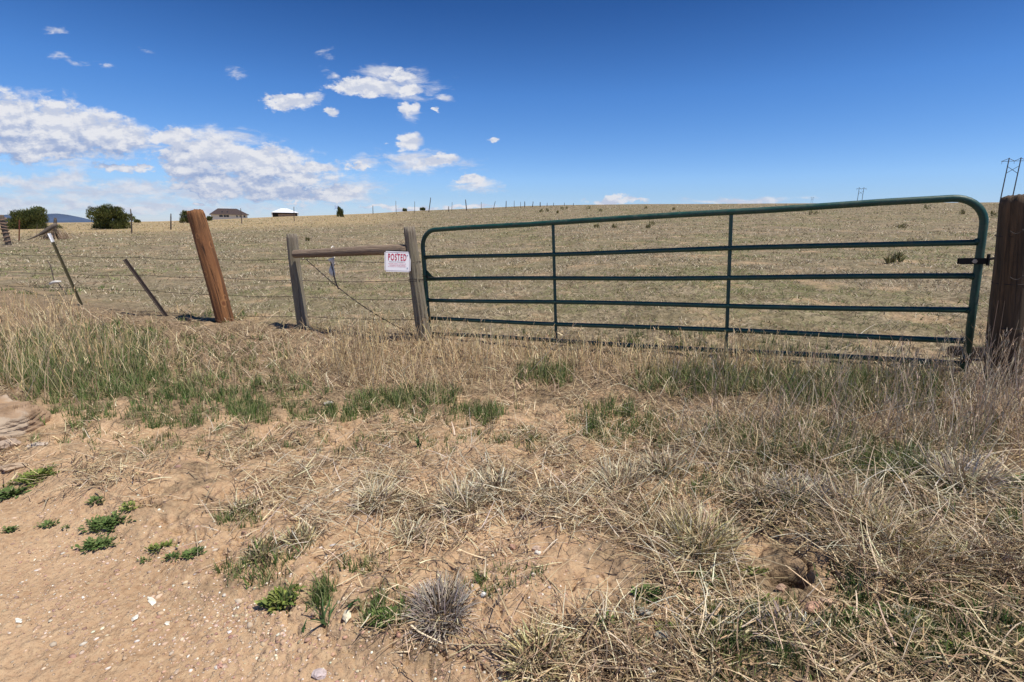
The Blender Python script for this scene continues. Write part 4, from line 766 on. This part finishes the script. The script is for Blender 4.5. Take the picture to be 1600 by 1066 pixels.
for i, (x0, x1, y0, y1, lb) in enumerate(TU): bush('grass_clump', x0, x1, y0, y1, 80, OL, lb, 'clump', 'scattered clumps in the upper field', leaf=.14 if y1 < 345 else .10, seed=60 + i, trunk=False, rdist=None if y1 > 323 else 110)

# ------------------------------------------------------------ buildings beyond the ridge
def place(px, py, dist):
    d = ray(px, py)[0]; d = d / np.hypot(d[0], d[1]); x, y = d[0] * dist, d[1] * dist; return Vector((x, y, EYE + d[2] * dist)), math.atan2(d[0], d[1])
M_ROOF = simple('brown_shingles', (.055, .034, .028), .8, 0, .3, 2); M_WALL = simple('cream_stucco', (.82, .77, .67), .8, 0, .05, 1); M_GLASS = simple('dark_window', (.03, .035, .05), .2, 0, .1); M_WROOF = simple('white_metal_roof', (.85, .85, .86), .5, 0, .04, 1); M_DARK = simple('shaded_opening', (.05, .04, .035), .9)
M_TAN = simple('tan_wall', (.42, .30, .22), .9, 0, .15, 1)
p, a = place(357, 343.5, 330); p.z += .6; hb = empty('ranch_house', p, 'long low house with brown hipped roof and cream walls on the horizon', 'house'); hb.rotation_euler = (0, 0, -a); k = 330 / FPX
def hx(px): return (px - 357) * k * 1.03
def hy(py): return (343.5 - py) * k
def prismroof(bm, x0, x1, y0, y1, zb, zt, rx0, rx1, ry):
    v_ = [bm.verts.new(q) for q in ((x0, y0, zb), (x1, y0, zb), (x1, y1, zb), (x0, y1, zb), (rx0, ry, zt), (rx1, ry, zt))]
    for f in ((0, 1, 5, 4), (1, 2, 5), (2, 3, 4, 5), (3, 0, 4), (3, 2, 1, 0)): bm.faces.new([v_[i] for i in f])
bm = bmesh.new(); box(bm, (hx(337.5), 1, -7), (hx(379.5), 14, hy(338.2))); link('wall', bmmesh('wall', bm), M_WALL, hb)
bm = bmesh.new(); prismroof(bm, hx(335.5), hx(382), -.5, 15.5, hy(338.3), hy(330), hx(346), hx(368), 7.5); rf = link('roof', bmmesh('roof', bm), M_ROOF, hb)
for x in (350, 356): bm = bmesh.new(); box(bm, (hx(x), 2.2, hy(335.5)), (hx(x + 1.5), 4.6, hy(334))); link('dormer', bmmesh('dormer', bm), M_GLASS, rf)
for x0, x1 in ((347, 351), (352, 354.5), (355, 358), (366.5, 368), (370.5, 371.5), (375, 377)):
    bm = bmesh.new(); box(bm, (hx(x0), .90, hy(341.5)), (hx(x1), .995, hy(338.9))); link('window', bmmesh('window', bm), M_GLASS, hb)
p, a = place(445, 338.5, 330); p.z += .9; hb2 = empty('barn', p, 'open sided barn with bright white gabled roof on the horizon', 'barn'); hb2.rotation_euler = (0, 0, -a)
def gx_(px): return (px - 445) * k * 1.03
def gy_(py): return (338.5 - py) * k
bm = bmesh.new(); prismroof(bm, gx_(428.5), gx_(463), 0, 14, gy_(335.3), gy_(329.3), gx_(441), gx_(449), 7); link('roof', bmmesh('roof', bm), M_WROOF, hb2)
bm = bmesh.new(); box(bm, (gx_(430), 4, -7), (gx_(461), 13, gy_(335.4))); link('back_wall', bmmesh('back_wall', bm), M_DARK, hb2)  # shade inside the open barn is put into this wall's dark colour
bm = bmesh.new(); box(bm, (gx_(437), 2.8, -7), (gx_(459), 3.9, gy_(337.0))); link('low_wall', bmmesh('low_wall', bm), M_TAN, hb2)
for x in (428.9, 461.3):
    bm = bmesh.new(); box(bm, (gx_(x), .5, -7), (gx_(x + 1.1), 3.7, gy_(335.4))); link('pier', bmmesh('pier', bm), M_WALL, hb2)

# ------------------------------------------------------------ power pylons
M_STEEL = simple('pylon_wood', (.10, .09, .085), .8, 0, .2, .3)
def pylon(px, ybase, ytop, dist, lb, sc_px=1.0, wires=False):
    p, a = place(px, ybase, dist); e = empty('power_pylon', p, lb, 'pylon', 'wooden H frame pylons'); e.rotation_euler = (0, 0, -a + .35); K = dist / FPX * sc_px * .58
    H_ = (ybase - ytop) * dist / FPX * math.cos(a) * 1.03; hw = 8.6 * K; ra_ = .35 * K ** .5 * .9
    for s_ in (-1, 1):
        bm = bmesh.new(); tube(bm, [(s_ * hw, 0, -6), (s_ * hw * 1.0, 0, H_)], .5, 8, rad=[.50 * K * 2.2, .38 * K * 2.2]); link('pole', bmmesh('pole', bm), M_STEEL, e)
    bm = bmesh.new(); tube(bm, [(-hw * 2.25, 0, H_ - 6 * K), (hw * 2.25, 0, H_ - 6 * K)], .45 * K, 6); link('crossarm', bmmesh('crossarm', bm), M_STEEL, e)
    for s_ in (-1, 1):
        for q0, q1 in (((s_ * hw, 0, H_ - 1 * K), (s_ * hw * 2.2, 0, H_ - 6 * K)), ((s_ * hw, 0, H_ - 1 * K), (0, 0, H_ - 6 * K)), ((s_ * hw, .3, H_ - 15 * K), (-s_ * hw, .3, H_ - 28 * K))):
            bm = bmesh.new(); tube(bm, [q0, q1], .45 * K, 5); link('brace', bmmesh('brace', bm), M_STEEL, e)
    for xx in (-hw * 2.1, 0, hw * 2.1):
        bm = bmesh.new(); tube(bm, [(xx, 0, H_ - 6.4 * K), (xx, 0, H_ - 11 * K)], .25 * K, 5); link('insulator', bmmesh('insulator', bm), M_STEEL, e)
    return e, hw, H_, K
p1 = pylon(1571, 318, 254.5, 330, 'nearest and tallest wooden H frame pylon above the dark gate post')
p2 = pylon(1342.5, 318, 295.5, 860, 'middle H frame pylon, small on the horizon above the gate', .52)
p3 = pylon(1268, 320, 309.5, 2000, 'farthest H frame pylon, a speck on the horizon left of the others', .22)

# ------------------------------------------------------------ distant mountains
def mountains(name, prof, dist, m, seed):
    xs = np.linspace(prof[0][0], prof[-1][0], 260); ys = np.interp(xs, [q[0] for q in prof], [q[1] for q in prof]); V_ = []; rows = 26
    for j in range(rows):
        f = j / (rows - 1)
        for x, y in zip(xs, ys):
            d = ray(x, y)[0]; d = d / np.hypot(d[0], d[1]); top = EYE + d[2] * dist; dd = dist * (.86 + .28 * f); prof_h = 1 - abs(f - .5) * 2
            X_, Y_ = d[0] * dd, d[1] * dd; nz = float(fbm(np.array([X_ / 900.]), np.array([Y_ / 900.]), seed, 4)[0])
            V_.append((X_, Y_, -60 + (top + 60) * (prof_h ** .8) + nz * 60 * prof_h * (1 - prof_h) * 4 * .6))
    n = len(xs); F_ = [(j * n + i, j * n + i + 1, (j + 1) * n + i + 1, (j + 1) * n + i) for j in range(rows - 1) for i in range(n - 1)]
    o = link(name, npmesh(name, V_, F_), m, smooth=True); return tag(o, kind='structure')
M_MT = simple('hazed_forest_slopes', (.05, .075, .125), .95, 0, .25, .004)  # dark forest tone with the blue of distant haze mixed into the colour
mountains('mountains', [(-700,352),(-500,338),(-350,330),(-200,336),(-60,338),(0,336),(20,334),(40,340),(60,340),(75,333.5),(90,333),(105,335),(125,339),(145,344),(170,350),(260,356)], 8000, M_MT, 5)


# ------------------------------------------------------------ thin air between here and the mountains
bm = bmesh.new(); box(bm, (-9300, -9300, -240), (9300, 9300, 480)); hm = bpy.data.materials.new('haze_air'); hm.use_nodes = True; ht = NT(hm.node_tree); ht.n.clear()
pv = ht.new('ShaderNodeVolumePrincipled'); pv.inputs['Color'].default_value = (.45, .66, 1.0, 1); pv.inputs['Density'].default_value = .00002; pv.inputs['Anisotropy'].default_value = .2
mo = ht.new('ShaderNodeOutputMaterial'); ht.l.new(pv.outputs[0], mo.inputs['Volume']); o = link('haze', bmmesh('haze', bm), hm); tag(o, kind='stuff')
